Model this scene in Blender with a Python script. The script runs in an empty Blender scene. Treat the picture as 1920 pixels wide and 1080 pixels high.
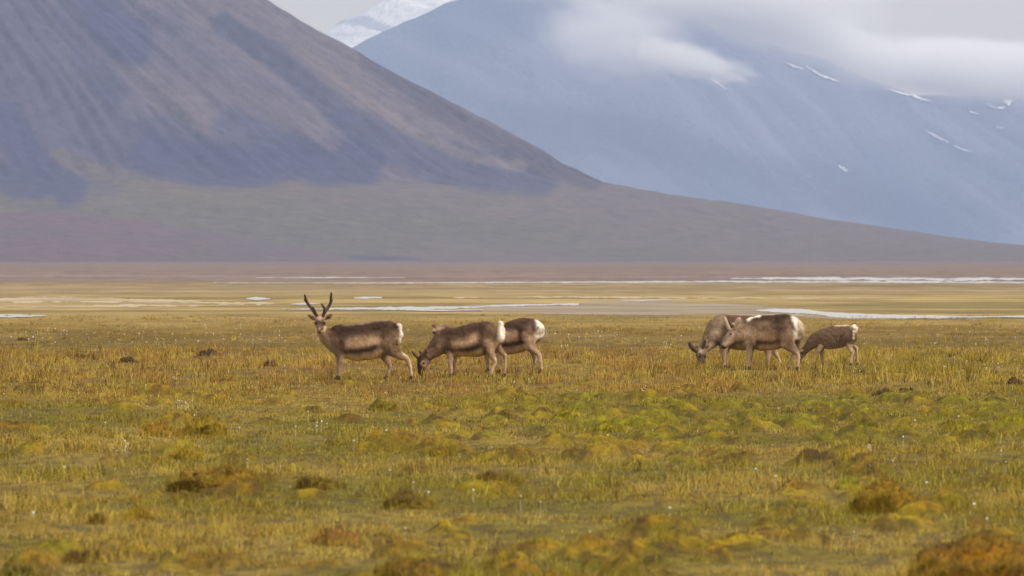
import bpy, bmesh, math, random
import numpy as np
from mathutils import Vector
R = math.radians
rng = np.random.default_rng(7)
random.seed(7)
sc = bpy.context.scene
COL = sc.collection

# ------------------------------------------------------------------ camera
F_PX, CAM_H, HOR = 10667.0, 2.06, 485.0          # 200 mm lens on 36 mm, eye height, horizon row of the 1920 px photo
cam_d = bpy.data.cameras.new('camera')
cam = bpy.data.objects.new('camera', cam_d)
COL.objects.link(cam)
cam.location = (0, 0, CAM_H)
cam.rotation_euler = (R(90) - math.atan((540 - HOR) / F_PX), 0, 0)
cam_d.lens, cam_d.sensor_width = 200.0, 36.0
cam_d.clip_start, cam_d.clip_end = 0.5, 40000
cam_d.dof.use_dof = True
cam_d.dof.focus_distance = 108.0
cam_d.dof.aperture_fstop = 5.8
sc.camera = cam

# ------------------------------------------------------------------ sky, sun, exposure
SUN_EL, SUN_AZ = R(40), R(118)                    # azimuth from +Y (away from the camera) towards +X
world = bpy.data.worlds.new('World')
sc.world = world
world.use_nodes = True
nt = world.node_tree
nt.nodes.clear()
def N(tree, typ, **kw):
    n = tree.nodes.new(typ)
    for k, v in kw.items():
        if k in n.inputs: n.inputs[k].default_value = v
        else: setattr(n, k, v)
    return n
def ramp(n, stops):
    e = n.color_ramp.elements
    while len(e) > 1: e.remove(e[-1])
    e[0].position, e[0].color = stops[0][0], tuple(stops[0][1]) + (1,)
    for p, c in stops[1:]:
        k = e.new(p); k.color = tuple(c) + (1,)
wo = N(nt, 'ShaderNodeOutputWorld')
sky = N(nt, 'ShaderNodeTexSky', sky_type='NISHITA', sun_disc=False, sun_elevation=SUN_EL, sun_rotation=SUN_AZ)
bg1 = N(nt, 'ShaderNodeBackground'); bg1.inputs['Strength'].default_value = 0.05
nt.links.new(sky.outputs[0], bg1.inputs['Color'])
tc = N(nt, 'ShaderNodeTexCoord')
sep = N(nt, 'ShaderNodeSeparateXYZ')
nt.links.new(tc.outputs['Generated'], sep.inputs[0])
cr = N(nt, 'ShaderNodeValToRGB')                 # an overcast sky: cream near the horizon, about twice as bright overhead
ramp(cr, [(0.0, (.63, .50, .29)), (0.06, (.61, .50, .325)), (0.25, (.78, .72, .66)), (1.0, (1.2, 1.12, 1.03))])
nt.links.new(sep.outputs['Z'], cr.inputs[0])
mp = N(nt, 'ShaderNodeMapping'); mp.inputs['Scale'].default_value = (3, 3, 14)
nt.links.new(tc.outputs['Generated'], mp.inputs[0])
nz = N(nt, 'ShaderNodeTexNoise'); nz.inputs['Scale'].default_value = 1.6; nz.inputs['Detail'].default_value = 5
nt.links.new(mp.outputs[0], nz.inputs['Vector'])
mr = N(nt, 'ShaderNodeMapRange'); mr.inputs['To Min'].default_value = .82; mr.inputs['To Max'].default_value = 1.18
nt.links.new(nz.outputs[0], mr.inputs[0])
bg2 = N(nt, 'ShaderNodeBackground')
mul = N(nt, 'ShaderNodeMath', operation='MULTIPLY'); mul.inputs[1].default_value = .85
nt.links.new(mr.outputs[0], mul.inputs[0])
nt.links.new(mul.outputs[0], bg2.inputs['Strength'])
nt.links.new(cr.outputs[0], bg2.inputs['Color'])
add = N(nt, 'ShaderNodeMixShader'); add.inputs[0].default_value = 0.85
nt.links.new(bg1.outputs[0], add.inputs[1]); nt.links.new(bg2.outputs[0], add.inputs[2])
nt.links.new(add.outputs[0], wo.inputs['Surface'])
sun_d = bpy.data.lights.new('sun', 'SUN')
sun_d.energy, sun_d.angle, sun_d.color = 1.5, R(10), (1, .93, .82)
sun = bpy.data.objects.new('sun', sun_d)
COL.objects.link(sun)
sdir = Vector((math.sin(SUN_AZ) * math.cos(SUN_EL), math.cos(SUN_AZ) * math.cos(SUN_EL), math.sin(SUN_EL)))
sun.rotation_euler = sdir.to_track_quat('Z', 'Y').to_euler()
sun.location = sdir * 60
vs = sc.view_settings
vs.view_transform, vs.look, vs.exposure, vs.gamma, vs.use_curve_mapping = 'Standard', 'None', 0.84, 1.0, False
cy = sc.cycles
cy.use_denoising = True
cy.max_bounces, cy.diffuse_bounces, cy.glossy_bounces, cy.transmission_bounces, cy.volume_bounces = 8, 3, 2, 2, 7
cy.transparent_max_bounces = 8
cy.volume_step_rate = 1.0
cy.volume_max_steps = 128

# ------------------------------------------------------------------ helpers
def hash2(ix, iy, seed):
    h = (ix.astype(np.int64) * 374761393 + iy.astype(np.int64) * 668265263 + seed * 982451653) & 0xffffffff
    h = ((h ^ (h >> 13)) * 1274126177) & 0xffffffff
    h = ((h ^ (h >> 16)) * 2246822519) & 0xffffffff
    return ((h ^ (h >> 15)) & 0xffffff) / float(0xffffff)
def vnoise(x, y, seed=0):
    x, y = np.asarray(x, float), np.asarray(y, float)
    ix, iy = np.floor(x), np.floor(y)
    fx, fy = x - ix, y - iy
    fx = fx * fx * fx * (fx * (fx * 6 - 15) + 10); fy = fy * fy * fy * (fy * (fy * 6 - 15) + 10)
    a, b = hash2(ix, iy, seed), hash2(ix + 1, iy, seed)
    c, d = hash2(ix, iy + 1, seed), hash2(ix + 1, iy + 1, seed)
    return (a * (1 - fx) + b * fx) * (1 - fy) + (c * (1 - fx) + d * fx) * fy
def fbm(x, y, seed=0, octv=4, gain=.5):
    t, a, s = 0, 1.0, 0
    for o in range(octv):
        t = t + a * vnoise(x * 2 ** o, y * 2 ** o, seed + o * 17); s += a; a *= gain
    return t / s
def smooth(a, b, x):
    t = np.clip((x - a) / (b - a), 0, 1)
    return t * t * (3 - 2 * t)
def lerp(a, b, t): return a + (b - a) * t
def px_ground(px, py):                            # a row and column of the photo -> a point of the flat plain
    d = F_PX * CAM_H / (py - HOR)
    return (px - 960) / F_PX * d, d
def project(x, y, z):                             # world point -> photo column and row (to find where a surface patch lies)
    return 960 + F_PX * x / y, HOR - F_PX * (z - CAM_H) / y
def mesh_obj(name, verts, faces, mat, parent=None, col=None, smooth_shade=True):
    """verts (n,3); faces: list of int arrays, each (m,k)"""
    me = bpy.data.meshes.new(name)
    verts = np.ascontiguousarray(verts, dtype=np.float32)
    if not isinstance(faces, (list, tuple)): faces = [faces]
    faces = [np.asarray(f, dtype=np.int32) for f in faces if len(f)]
    loops = np.concatenate([f.ravel() for f in faces])
    tot = np.concatenate([np.full(len(f), f.shape[1], np.int32) for f in faces])
    start = np.concatenate([[0], np.cumsum(tot)[:-1]]).astype(np.int32)
    me.vertices.add(len(verts)); me.vertices.foreach_set('co', verts.ravel())
    me.loops.add(len(loops)); me.loops.foreach_set('vertex_index', loops)
    me.polygons.add(len(tot)); me.polygons.foreach_set('loop_start', start); me.polygons.foreach_set('loop_total', tot)
    if smooth_shade: me.polygons.foreach_set('use_smooth', np.ones(len(tot), bool))
    me.update(calc_edges=True)
    if col is not None: set_col(me, col)
    me.materials.append(mat)
    o = bpy.data.objects.new(name, me)
    COL.objects.link(o)
    if parent: o.parent = parent
    return o
def set_col(me, col):
    a = me.color_attributes.new('Col', 'FLOAT_COLOR', 'POINT')
    c = np.ones((len(me.vertices), 4), np.float32); c[:, :3] = np.clip(col, 0, 1)
    a.data.foreach_set('color', c.ravel())
def tag(o, label=None, cat=None, group=None, kind=None):
    if label: o['label'] = label
    if cat: o['category'] = cat
    if group: o['group'] = group
    if kind: o['kind'] = kind
    return o
def empty(name, loc):
    o = bpy.data.objects.new(name, None); COL.objects.link(o); o.location = loc; o.empty_display_size = .2
    return o
def grid_faces(nr, nc):
    i = np.arange(nr - 1)[:, None] * nc + np.arange(nc - 1)[None, :]
    i = i.ravel()
    return np.stack([i, i + 1, i + nc + 1, i + nc], 1)
def mat_attr(name, rough=.9, noise_scale=0, noise_amt=0, translucent=0, bump=0, bump_dist=.02, spec=.2):
    m = bpy.data.materials.new(name); m.use_nodes = True
    t = m.node_tree; t.nodes.clear()
    out = N(t, 'ShaderNodeOutputMaterial')
    at = N(t, 'ShaderNodeAttribute'); at.attribute_name = 'Col'
    colr = at.outputs['Color']
    if noise_scale:
        g = N(t, 'ShaderNodeTexCoord')
        n = N(t, 'ShaderNodeTexNoise'); n.inputs['Scale'].default_value = noise_scale; n.inputs['Detail'].default_value = 6
        n.inputs['Roughness'].default_value = .65
        t.links.new(g.outputs['Object'], n.inputs['Vector'])
        r = N(t, 'ShaderNodeMapRange'); r.inputs['From Min'].default_value = .25; r.inputs['From Max'].default_value = .75
        r.inputs['To Min'].default_value = 1 - noise_amt; r.inputs['To Max'].default_value = 1 + noise_amt
        t.links.new(n.outputs[0], r.inputs[0])
        mx = N(t, 'ShaderNodeVectorMath', operation='SCALE')
        t.links.new(colr, mx.inputs[0]); t.links.new(r.outputs[0], mx.inputs['Scale'])
        colr = mx.outputs[0]
    if translucent:
        d = N(t, 'ShaderNodeBsdfDiffuse'); tr = N(t, 'ShaderNodeBsdfTranslucent'); mix = N(t, 'ShaderNodeMixShader')
        mix.inputs[0].default_value = translucent
        t.links.new(colr, d.inputs[0]); t.links.new(colr, tr.inputs[0])
        t.links.new(d.outputs[0], mix.inputs[1]); t.links.new(tr.outputs[0], mix.inputs[2])
        t.links.new(mix.outputs[0], out.inputs[0])
        return m
    p = N(t, 'ShaderNodeBsdfPrincipled'); p.inputs['Roughness'].default_value = rough
    p.inputs['Specular IOR Level'].default_value = spec
    t.links.new(colr, p.inputs['Base Color'])
    if bump and noise_scale:
        b = N(t, 'ShaderNodeBump'); b.inputs['Strength'].default_value = bump; b.inputs['Distance'].default_value = bump_dist
        t.links.new(n.outputs[0], b.inputs['Height']); t.links.new(b.outputs[0], p.inputs['Normal'])
    t.links.new(p.outputs[0], out.inputs[0])
    return m
def stroke_dist(u, v, pts):
    """distance from every (u, v) to a polyline"""
    d = np.full(u.shape, 1e9)
    if len(pts) == 1: return np.hypot(u - pts[0][0], v - pts[0][1])
    for (a, b), (c, e) in zip(pts[:-1], pts[1:]):
        L = (c - a) ** 2 + (e - b) ** 2
        t = np.clip(((u - a) * (c - a) + (v - b) * (e - b)) / max(L, 1e-9), 0, 1)
        d = np.minimum(d, np.hypot(u - a - t * (c - a), v - b - t * (e - b)))
    return d
def paint(col, u, v, strokes, jit=0, soft=.45):
    for pts, r, c, op in strokes:
        d = stroke_dist(u, v, pts) + jit * min(1, r / 45.)
        w = op * (1 - smooth(soft * r, (1.8 - soft) * r, d))
        col = lerp(col, np.array(c)[None, :], w[:, None])
    return col

# ------------------------------------------------------------------ reindeer tables (traced outlines; scale = trace units per metre)
DB = (.045, .028, .021); MB = (.165, .110, .074); GB = (.28, .210, .145); BG = (.48, .35, .235); CR = (.62, .50, .34); WH = (.86, .83, .76)
BK = (.018, .014, .012); VEL = (.10, .062, .048); PV = (.42, .33, .22)
def trace(x0, y0, s, foot_py):
    d = F_PX * CAM_H / (foot_py - HOR); ppm = F_PX / d
    return dict(x0=x0, y0=y0, s=s, d=d, scale=ppm * s, vfoot=(foot_py - y0) * s, foot=foot_py)
DEER = []
DEER.append(dict(tr=trace(540, 530, 5.685, 712), cu=820,
  label='antlered reindeer standing broadside with its face turned to the camera',
  torso=[(1176,480,600,.10,0),(1150,436,665,.18,0),(1090,402,715,.23,0),(1000,393,765,.25,0),(900,405,815,.27,0),(800,428,832,.28,0),(700,442,830,.27,0),(620,448,808,.25,0),(540,448,790,.21,0),(480,468,762,.17,0),(435,530,715,.11,0)],
  tubes=[
   [(510,600,150,.16,0),(440,575,108,.13,-.01),(385,535,78,.105,-.03),(352,490,66,.09,-.03)],
   [(575,690,62,.07,-.13),(575,780,44,.055,-.13),(568,860,31,.043,-.13),(560,930,25,.033,-.13),(553,995,23,.03,-.13),(546,1025,26,.033,-.14)],
   [(550,690,55,.07,.13),(538,790,38,.05,.13),(536,870,27,.038,.13),(530,940,22,.03,.13),(525,1000,20,.028,.13),(520,1025,24,.03,.13)],
   [(1090,590,115,.11,-.11),(1078,680,92,.10,-.12),(1135,738,62,.07,-.13),(1212,783,42,.05,-.13),(1270,810,30,.04,-.13),(1291,858,24,.03,-.13),(1306,930,20,.026,-.13),(1316,995,20,.026,-.13),(1310,1025,25,.032,-.13)],
   [(1010,690,85,.10,.11),(1025,780,47,.07,.13),(1058,842,35,.05,.13),(1086,887,27,.037,.13),(1073,935,20,.028,.13),(1056,995,19,.026,.13),(1046,1025,24,.03,.13)],
   [(1150,445,24,.05,0),(1182,455,30,.05,0),(1192,485,24,.04,0),(1188,525,14,.03,0)]],
  heads=[dict(lat=(1,0,0), sec=[(342,392,48,.088,.05),(342,418,56,.105,-.05),(341,452,47,.088,-.12),(340,490,36,.068,-.185),(338,515,27,.058,-.22)])],
  ears=[[(292,388,-.02),(250,372,-.02),(207,342,.0)],[(392,384,-.02),(432,366,-.02),(466,334,.0)]],
  antlers=[([[(303,350,0,15),(283,318,.02,14),(245,268,.06,13),(205,215,.05,12),(188,170,.01,11),(180,132,-.04,8)],[(293,330,-.01,12),(280,292,-.06,11),(266,260,-.09,8)],[(196,205,.04,7),(170,186,.03,5)]],VEL),
           ([[(376,350,0,15),(392,312,.02,14),(425,268,.06,13),(452,215,.05,12),(458,160,.01,11),(462,110,-.04,8)],[(384,325,-.01,12),(390,285,-.06,12),(380,255,-.08,11),(362,230,-.1,8)],[(455,205,.04,7),(475,190,.03,5)]],VEL)],
  eyes=[(289,428,-.115),(392,426,-.115)],
  base=MB, paint=[
   ([(500,500),(580,505),(700,500),(850,470),(1000,450),(1130,470)],84,DB,.95),
   ([(590,446),(700,440),(800,428),(920,400),(1050,396)],15,GB,.8),  # light catching the top of the back, painted as a paler rim
   ([(650,650),(760,640),(880,625),(960,620)],58,BG,.9),([(720,655),(900,650)],36,(.56,.43,.30),.8),
   ([(1080,620),(1150,590)],55,GB,.8),([(1130,560)],40,MB,.7),
   ([(1008,560),(1000,690)],26,DB,.5),
   ([(610,748),(720,738),(830,718),(930,690)],30,DB,.9),
   ([(620,805),(760,808),(900,795),(985,740)],42,CR,.95),
   ([(570,470),(610,590),(570,700)],36,DB,.55),
   ([(350,570),(420,650),(470,720)],78,(.33,.25,.18),.95),([(480,560),(520,640)],40,MB,.6),
   ([(318,560),(350,640),(430,730)],20,CR,.7),
   ([(560,740),(545,900)],40,MB,.6),([(545,930),(540,1000)],30,GB,.7),([(500,770),(535,900)],18,CR,.6),
   ([(1060,700),(1150,765),(1250,830),(1290,930)],34,MB,.8),
   ([(1190,650),(1240,760),(1300,800),(1325,960)],15,CR,.85),
   ([(1205,440),(1212,520),(1202,640)],19,WH,1),([(1198,455)],32,WH,1),
   ([(1030,780),(1060,860)],40,GB,.8),([(1098,880),(1080,940)],14,CR,.8),
   ([(340,365)],50,BG,.9),([(300,425),(385,425)],30,DB,.95),([(340,470)],34,MB,.8),
   ([(312,494)],13,BK,.9),([(364,494)],13,BK,.9),([(338,525)],14,BK,.9),
   ([(283,470),(312,535)],15,CR,.95),([(400,470),(368,535)],15,CR,.95),([(340,485)],9,CR,.6),
   ([(284,410)],10,CR,.7),([(399,407)],10,CR,.7),([(248,375),(270,392)],13,DB,.8),([(432,368),(412,388)],13,DB,.8)]))
DEER.append(dict(tr=trace(750, 570, 6.62, 708), cu=880,
  label='reindeer with head down in the grass right behind the antlered one, white rump',
  torso=[(1248,255,390,.10,-.02),(1222,228,470,.18,-.02),(1155,212,545,.23,-.01),(1060,208,592,.25,0),(960,225,650,.26,0),(860,255,657,.27,0),(760,280,655,.26,0),(680,288,650,.25,0),(600,291,645,.22,0),(535,318,625,.18,0),(485,372,590,.13,0)],
  tubes=[
   [(550,460,150,.17,0),(455,542,112,.14,-.01),(385,600,88,.115,-.02),(330,640,74,.10,-.02)],
   [(620,575,62,.075,-.13),(626,650,46,.058,-.13),(630,705,33,.045,-.13),(622,770,26,.036,-.13),(638,830,22,.03,-.13),(632,880,22,.028,-.13),(624,905,26,.032,-.13)],
   [(665,620,46,.06,.13),(672,720,28,.04,.13),(676,790,21,.03,.13),(672,860,20,.028,.13),(669,905,24,.03,.13)],
   [(1120,400,112,.11,-.11),(1108,520,86,.10,-.12),(1120,600,55,.07,-.14),(1152,662,41,.052,-.14),(1182,716,30,.04,-.14),(1164,770,25,.03,-.14),(1140,830,22,.027,-.14),(1128,880,21,.027,-.14),(1117,905,25,.032,-.15)],
   [(1190,450,72,.09,.10),(1216,540,48,.065,.12),(1262,602,35,.048,.13),(1303,645,26,.036,.13),(1308,705,20,.027,.13),(1301,780,18,.025,.13),(1298,850,18,.025,.13),(1291,890,23,.03,.13)],
   [(1235,225,22,.035,-.02),(1255,245,30,.045,-.03),(1262,290,26,.04,-.03),(1255,340,14,.022,-.03)]],
  heads=[dict(lat=(.25,-1,0), sec=[(302,655,72,.078,-.02),(290,715,80,.088,-.03),(276,772,57,.065,-.04),(265,822,40,.052,-.05),(257,862,31,.046,-.05)])],
  ears=[[(318,625,-.1),(328,600,-.13),(340,575,-.15)],[(262,625,.06),(245,600,.09),(235,578,.1)]],
  antlers=[([[(232,680,-.03,14),(190,635,-.04,13),(152,592,-.05,9)]],VEL)],
  eyes=[(291,732,-.115)],
  base=MB, paint=[
   ([(560,350),(700,330),(860,310),(1000,280),(1120,270)],92,DB,.85),
   ([(1130,300),(1200,320)],60,MB,.8),
   ([(700,510),(820,490),(930,430)],60,BG,.9),([(760,505),(900,455)],34,(.54,.41,.28),.7),
   ([(1010,330),(1000,520)],42,DB,.6),
   ([(740,580),(850,575),(965,520)],36,DB,.85),
   ([(700,625),(850,640),(990,590)],36,CR,.9),
   ([(1100,470),(1150,560)],50,BG,.8),([(1110,570),(1170,690),(1140,860)],36,BG,.85),
   ([(1185,680),(1190,730),(1130,860)],20,CR,.85),
   ([(1252,230),(1268,330),(1250,440)],36,WH,1),([(1290,250),(1290,420)],30,WH,1),([(1225,440),(1215,500)],26,CR,.7),
   ([(1215,520),(1280,640),(1305,850)],26,BG,.75),([(1310,620),(1316,840)],10,CR,.8),
   ([(420,560),(480,500)],80,MB,.8),([(370,540),(460,470)],24,DB,.5),([(520,460),(500,520)],38,GB,.8),
   ([(590,570),(640,580)],30,DB,.8),([(620,625)],30,BG,.8),
   ([(600,690),(620,850)],34,BG,.85),([(640,740),(645,840)],12,CR,.8),([(685,680),(682,850)],12,CR,.9),
   ([(250,680),(240,760),(250,860)],60,DB,.95),([(350,640),(350,740)],30,GB,.9),([(320,760)],26,BG,.8),
   ([(287,735)],27,CR,.9),([(293,732)],14,BK,1),([(290,850)],10,CR,.5),([(325,590)],16,DB,.7)]))
DEER.append(dict(tr=trace(750, 570, 6.62, 699), cu=1350,
  label='reindeer half hidden behind the grazing one, white rump turned to the camera',
  torso=[(1716,220,390,.12,-.20),(1690,184,450,.20,-.16),(1620,170,512,.245,-.08),(1540,171,560,.265,-.02),(1450,197,610,.27,.05),(1350,228,627,.27,.10),(1250,258,620,.26,.14),(1150,290,610,.24,.17),(1070,300,590,.21,.18),(1000,325,550,.16,.18)],
  tubes=[
   [(1060,410,115,.15,.18),(950,390,92,.12,.19),(840,375,76,.11,.19),(720,360,64,.095,.18),(630,335,52,.085,.16),(560,305,42,.075,.14)],
   [(1600,400,104,.11,-.20),(1602,500,82,.10,-.21),(1662,572,48,.065,-.22),(1716,625,33,.045,-.22),(1732,682,24,.032,-.22),(1745,750,21,.027,-.22),(1754,810,20,.026,-.22),(1748,845,24,.03,-.22)],
   [(1640,540,58,.08,.08),(1665,630,33,.045,.09),(1680,682,25,.034,.09),(1673,740,20,.027,.09),(1668,800,18,.025,.09),(1664,842,22,.03,.09)],
   [(1230,550,50,.065,0.02),(1232,650,31,.042,0.02),(1236,720,23,.031,0.02),(1230,790,20,.027,0.02),(1227,845,24,.03,0.02)],
   [(1078,550,50,.065,.30),(1070,650,33,.045,.30),(1081,720,25,.033,.30),(1086,780,20,.027,.30),(1084,845,24,.03,.30)]],
  heads=[dict(lat=(.8,-.6,0), sec=[(535,293,40,.075,.14),(490,302,42,.08,.04),(456,324,36,.06,-.05),(430,346,27,.048,-.11),(420,356,21,.042,-.13)])],
  ears=[[(545,285,.05),(575,276,.04),(600,264,.04)],[(452,284,.10),(420,274,.11),(392,260,.12)]],
  antlers=[], eyes=[(462,308,-.045)],
  base=MB, paint=[
   ([(1300,280),(1450,250),(1540,240),(1600,220)],80,DB,.8),([(1460,300),(1530,320)],40,DB,.7),
   ([(1600,300)],60,MB,.8),
   ([(1290,400),(1420,400)],66,BG,.95),([(1490,340),(1500,470)],28,DB,.85),
   ([(1260,520),(1400,490),(1520,480)],32,DB,.85),([(1300,585),(1420,580),(1540,540)],40,CR,.9),
   ([(1570,400),(1650,460)],55,BG,.9),([(1620,500),(1700,600)],40,GB,.9),([(1545,355)],16,BG,.7),
   ([(1620,520),(1720,620),(1750,820)],30,BG,.9),([(1740,600),(1760,700),(1770,820)],12,CR,.85),([(1690,690),(1680,720)],8,CR,.7),
   ([(1716,200),(1726,290),(1716,390)],38,WH,1),([(1760,230),(1765,380)],34,WH,1),([(1709,285),(1708,305)],11,BK,.8),
   ([(1070,600),(1085,780)],40,MB,.9),([(1235,650),(1235,800)],20,BG,.8),
   ([(490,290),(560,280)],50,GB,.95),([(500,275),(540,275)],14,MB,.6),([(420,325)],20,CR,.7),([(425,352)],16,DB,.8),([(400,275)],12,DB,.7)]))
DEER.append(dict(tr=trace(1270, 560, 5.19, 691), cu=600,
  label='grey reindeer with short velvet antlers grazing with its head in the grass',
  torso=[(950,240,400,.10,.62),(905,192,450,.19,.55),(830,174,476,.235,.45),(740,167,496,.25,.33),(650,164,503,.26,.22),(560,161,496,.25,.10),(480,155,472,.24,0),(420,153,455,.20,-.08),(370,195,430,.14,-.13)],
  tubes=[
   [(415,285,130,.18,-.08),(348,368,100,.15,-.16),(300,428,72,.12,-.21),(258,478,56,.10,-.25)],
   [(450,440,52,.075,-.19),(448,520,31,.05,-.19),(448,570,24,.04,-.19),(451,620,20,.032,-.19),(447,672,22,.036,-.2)],
   [(472,460,42,.065,.06),(476,560,23,.04,.06),(477,620,18,.03,.06),(474,672,20,.034,.06)],
   [(885,470,52,.08,.33),(888,540,27,.045,.33),(891,590,21,.034,.33),(888,640,18,.03,.33),(885,672,20,.034,.33)],
   [(935,460,56,.08,.62),(966,530,30,.045,.63),(992,577,22,.034,.63),(1008,620,18,.03,.63),(1018,672,20,.034,.63)]],
  heads=[dict(lat=(.9,-.3,0), sec=[(243,488,44,.086,-.24),(230,535,46,.105,-.31),(223,585,34,.076,-.355),(221,625,25,.056,-.38),(220,640,19,.048,-.385)])],
  ears=[[(270,500,-.29),(285,480,-.3),(292,455,-.3)],[(195,505,-.2),(190,480,-.19),(178,455,-.18)]],
  antlers=[([[(198,518,-.30,16),(165,495,-.31,18),(132,466,-.33,18),(113,428,-.36,14)]],VEL),([[(240,512,-.31,15),(248,470,-.31,15),(256,435,-.33,14),(262,405,-.36,10)]],VEL)],
  eyes=[(180,548,-.33),(266,560,-.40)],
  base=(.20,.148,.105), paint=[
   ([(500,185),(620,185),(760,190),(880,210)],42,(.125,.068,.052),.95),([(470,250),(520,330),(560,400)],72,DB,.8),
   ([(440,200),(400,260)],36,(.32,.25,.18),.7),
   ([(380,430),(400,440)],38,DB,.85),([(345,340),(380,320)],34,(.36,.29,.20),.8),
   ([(290,400),(250,440)],40,GB,.7),([(300,480),(330,440)],20,BG,.8),
   ([(560,485),(660,490),(760,490)],34,(.36,.31,.19),.9),
   ([(448,520),(450,640)],30,GB,.7),([(468,540),(472,660)],10,CR,.5),
   ([(885,520),(890,640)],26,BG,.7),([(960,530),(1010,620)],16,DB,.8),([(985,530),(1025,620)],8,CR,.8),
   ([(215,500)],26,(.40,.34,.24),.8),([(215,560),(222,620)],30,DB,.75),([(180,545)],12,BK,.7),([(262,555)],18,BK,.85),
   ([(195,545)],8,CR,.6),([(285,560),(280,620)],13,BG,.8),([(222,585)],8,CR,.4),([(285,470)],16,DB,.8)]))
DEER.append(dict(tr=trace(1270, 560, 5.19, 694), cu=900,
  label='reindeer with pale velvet antlers and white withers walking left in front of another',
  torso=[(1164,198,365,.14,-.30),(1142,168,412,.21,-.25),(1090,151,444,.245,-.19),(1010,148,472,.265,-.10),(930,153,500,.275,-.02),(850,160,506,.275,.06),(770,160,492,.26,.13),(715,176,462,.23,.18),(672,212,425,.17,.22)],
  tubes=[
   [(725,300,112,.17,.18),(655,338,86,.14,.20),(600,352,72,.12,.20),(565,345,62,.095,.20)],
   [(712,430,56,.085,.03),(706,500,37,.056,.03),(702,550,27,.043,.03),(698,610,20,.032,.03),(692,660,19,.03,.03),(687,686,22,.034,.02)],
   [(738,430,44,.07,.34),(727,520,25,.042,.34),(716,600,18,.03,.34),(708,686,20,.033,.34)],
   [(1080,325,94,.115,-.32),(1062,420,72,.10,-.34),(1102,472,50,.07,-.36),(1140,512,36,.052,-.36),(1163,548,27,.042,-.36),(1166,600,20,.03,-.36),(1160,650,18,.028,-.36),(1158,686,22,.034,-.36)],
   [(1138,410,56,.085,-.06),(1150,480,34,.055,-.04),(1146,522,24,.04,-.02),(1124,562,18,.03,-.02),(1096,610,16,.027,-.02),(1080,645,19,.032,-.02),(1078,686,20,.034,-.02)]],
  heads=[dict(lat=(.15,-1,0), sec=[(565,328,58,.088,.20),(532,372,60,.088,.19),(496,417,49,.068,.18),(466,452,35,.053,.17),(450,470,27,.046,.17)])],
  ears=[[(562,285,.10),(545,262,.08),(535,240,.07)],[(585,275,.28),(600,262,.32),(620,250,.34)]],
  antlers=[([[(556,296,.12,14),(576,250,.10,17),(594,214,.08,18),(606,196,.07,13)],[(562,278,.11,11),(542,246,.06,12)]],PV),([[(516,306,.26,13),(494,266,.28,15),(478,222,.29,15),(464,186,.30,11)]],PV)],
  eyes=[(524,345,.095)],
  base=MB, paint=[
   ([(770,195),(900,175),(1080,172)],46,DB,.85),([(960,200),(1000,210)],40,DB,.4),
   ([(740,345),(850,360),(940,380)],62,BG,.9),([(780,280),(860,260)],40,GB,.6),
   ([(962,230),(970,400)],26,DB,.4),
   ([(770,430),(900,445),(1000,415)],27,DB,.85),([(810,475),(920,480),(1030,445)],32,CR,.85),
   ([(1060,260)],60,MB,.7),([(1030,360),(1090,330)],46,GB,.9),([(1060,430),(1150,530)],34,MB,.8),
   ([(1134,185),(1152,260),(1156,370)],30,WH,1),([(1190,190),(1205,340)],34,(.52,.44,.34),1),([(1165,230),(1165,280)],8,MB,.6),
   ([(1120,390),(1140,450)],12,CR,.7),([(1150,440)],20,DB,.8),
   ([(1165,550),(1160,680)],20,BG,.85),([(1180,540),(1174,690)],9,CR,.9),
   ([(700,300),(690,420)],46,GB,.8),([(735,360),(745,440)],16,CR,.6),([(702,480),(695,660)],30,BG,.8),
   ([(560,380),(640,350)],80,(.60,.49,.38),1),([(540,300),(640,265)],20,(.52,.42,.31),.8),([(645,290),(650,400)],12,CR,.7),
   ([(600,330),(570,370)],26,GB,.5),([(480,430),(520,420)],38,(.62,.50,.39),.95),([(440,472),(482,496)],17,DB,.95),([(520,345)],13,DB,.7),([(475,350)],8,DB,.6),
   ([(538,265)],15,DB,.8),([(690,205),(735,165),(800,158)],17,WH,1)]))
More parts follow.
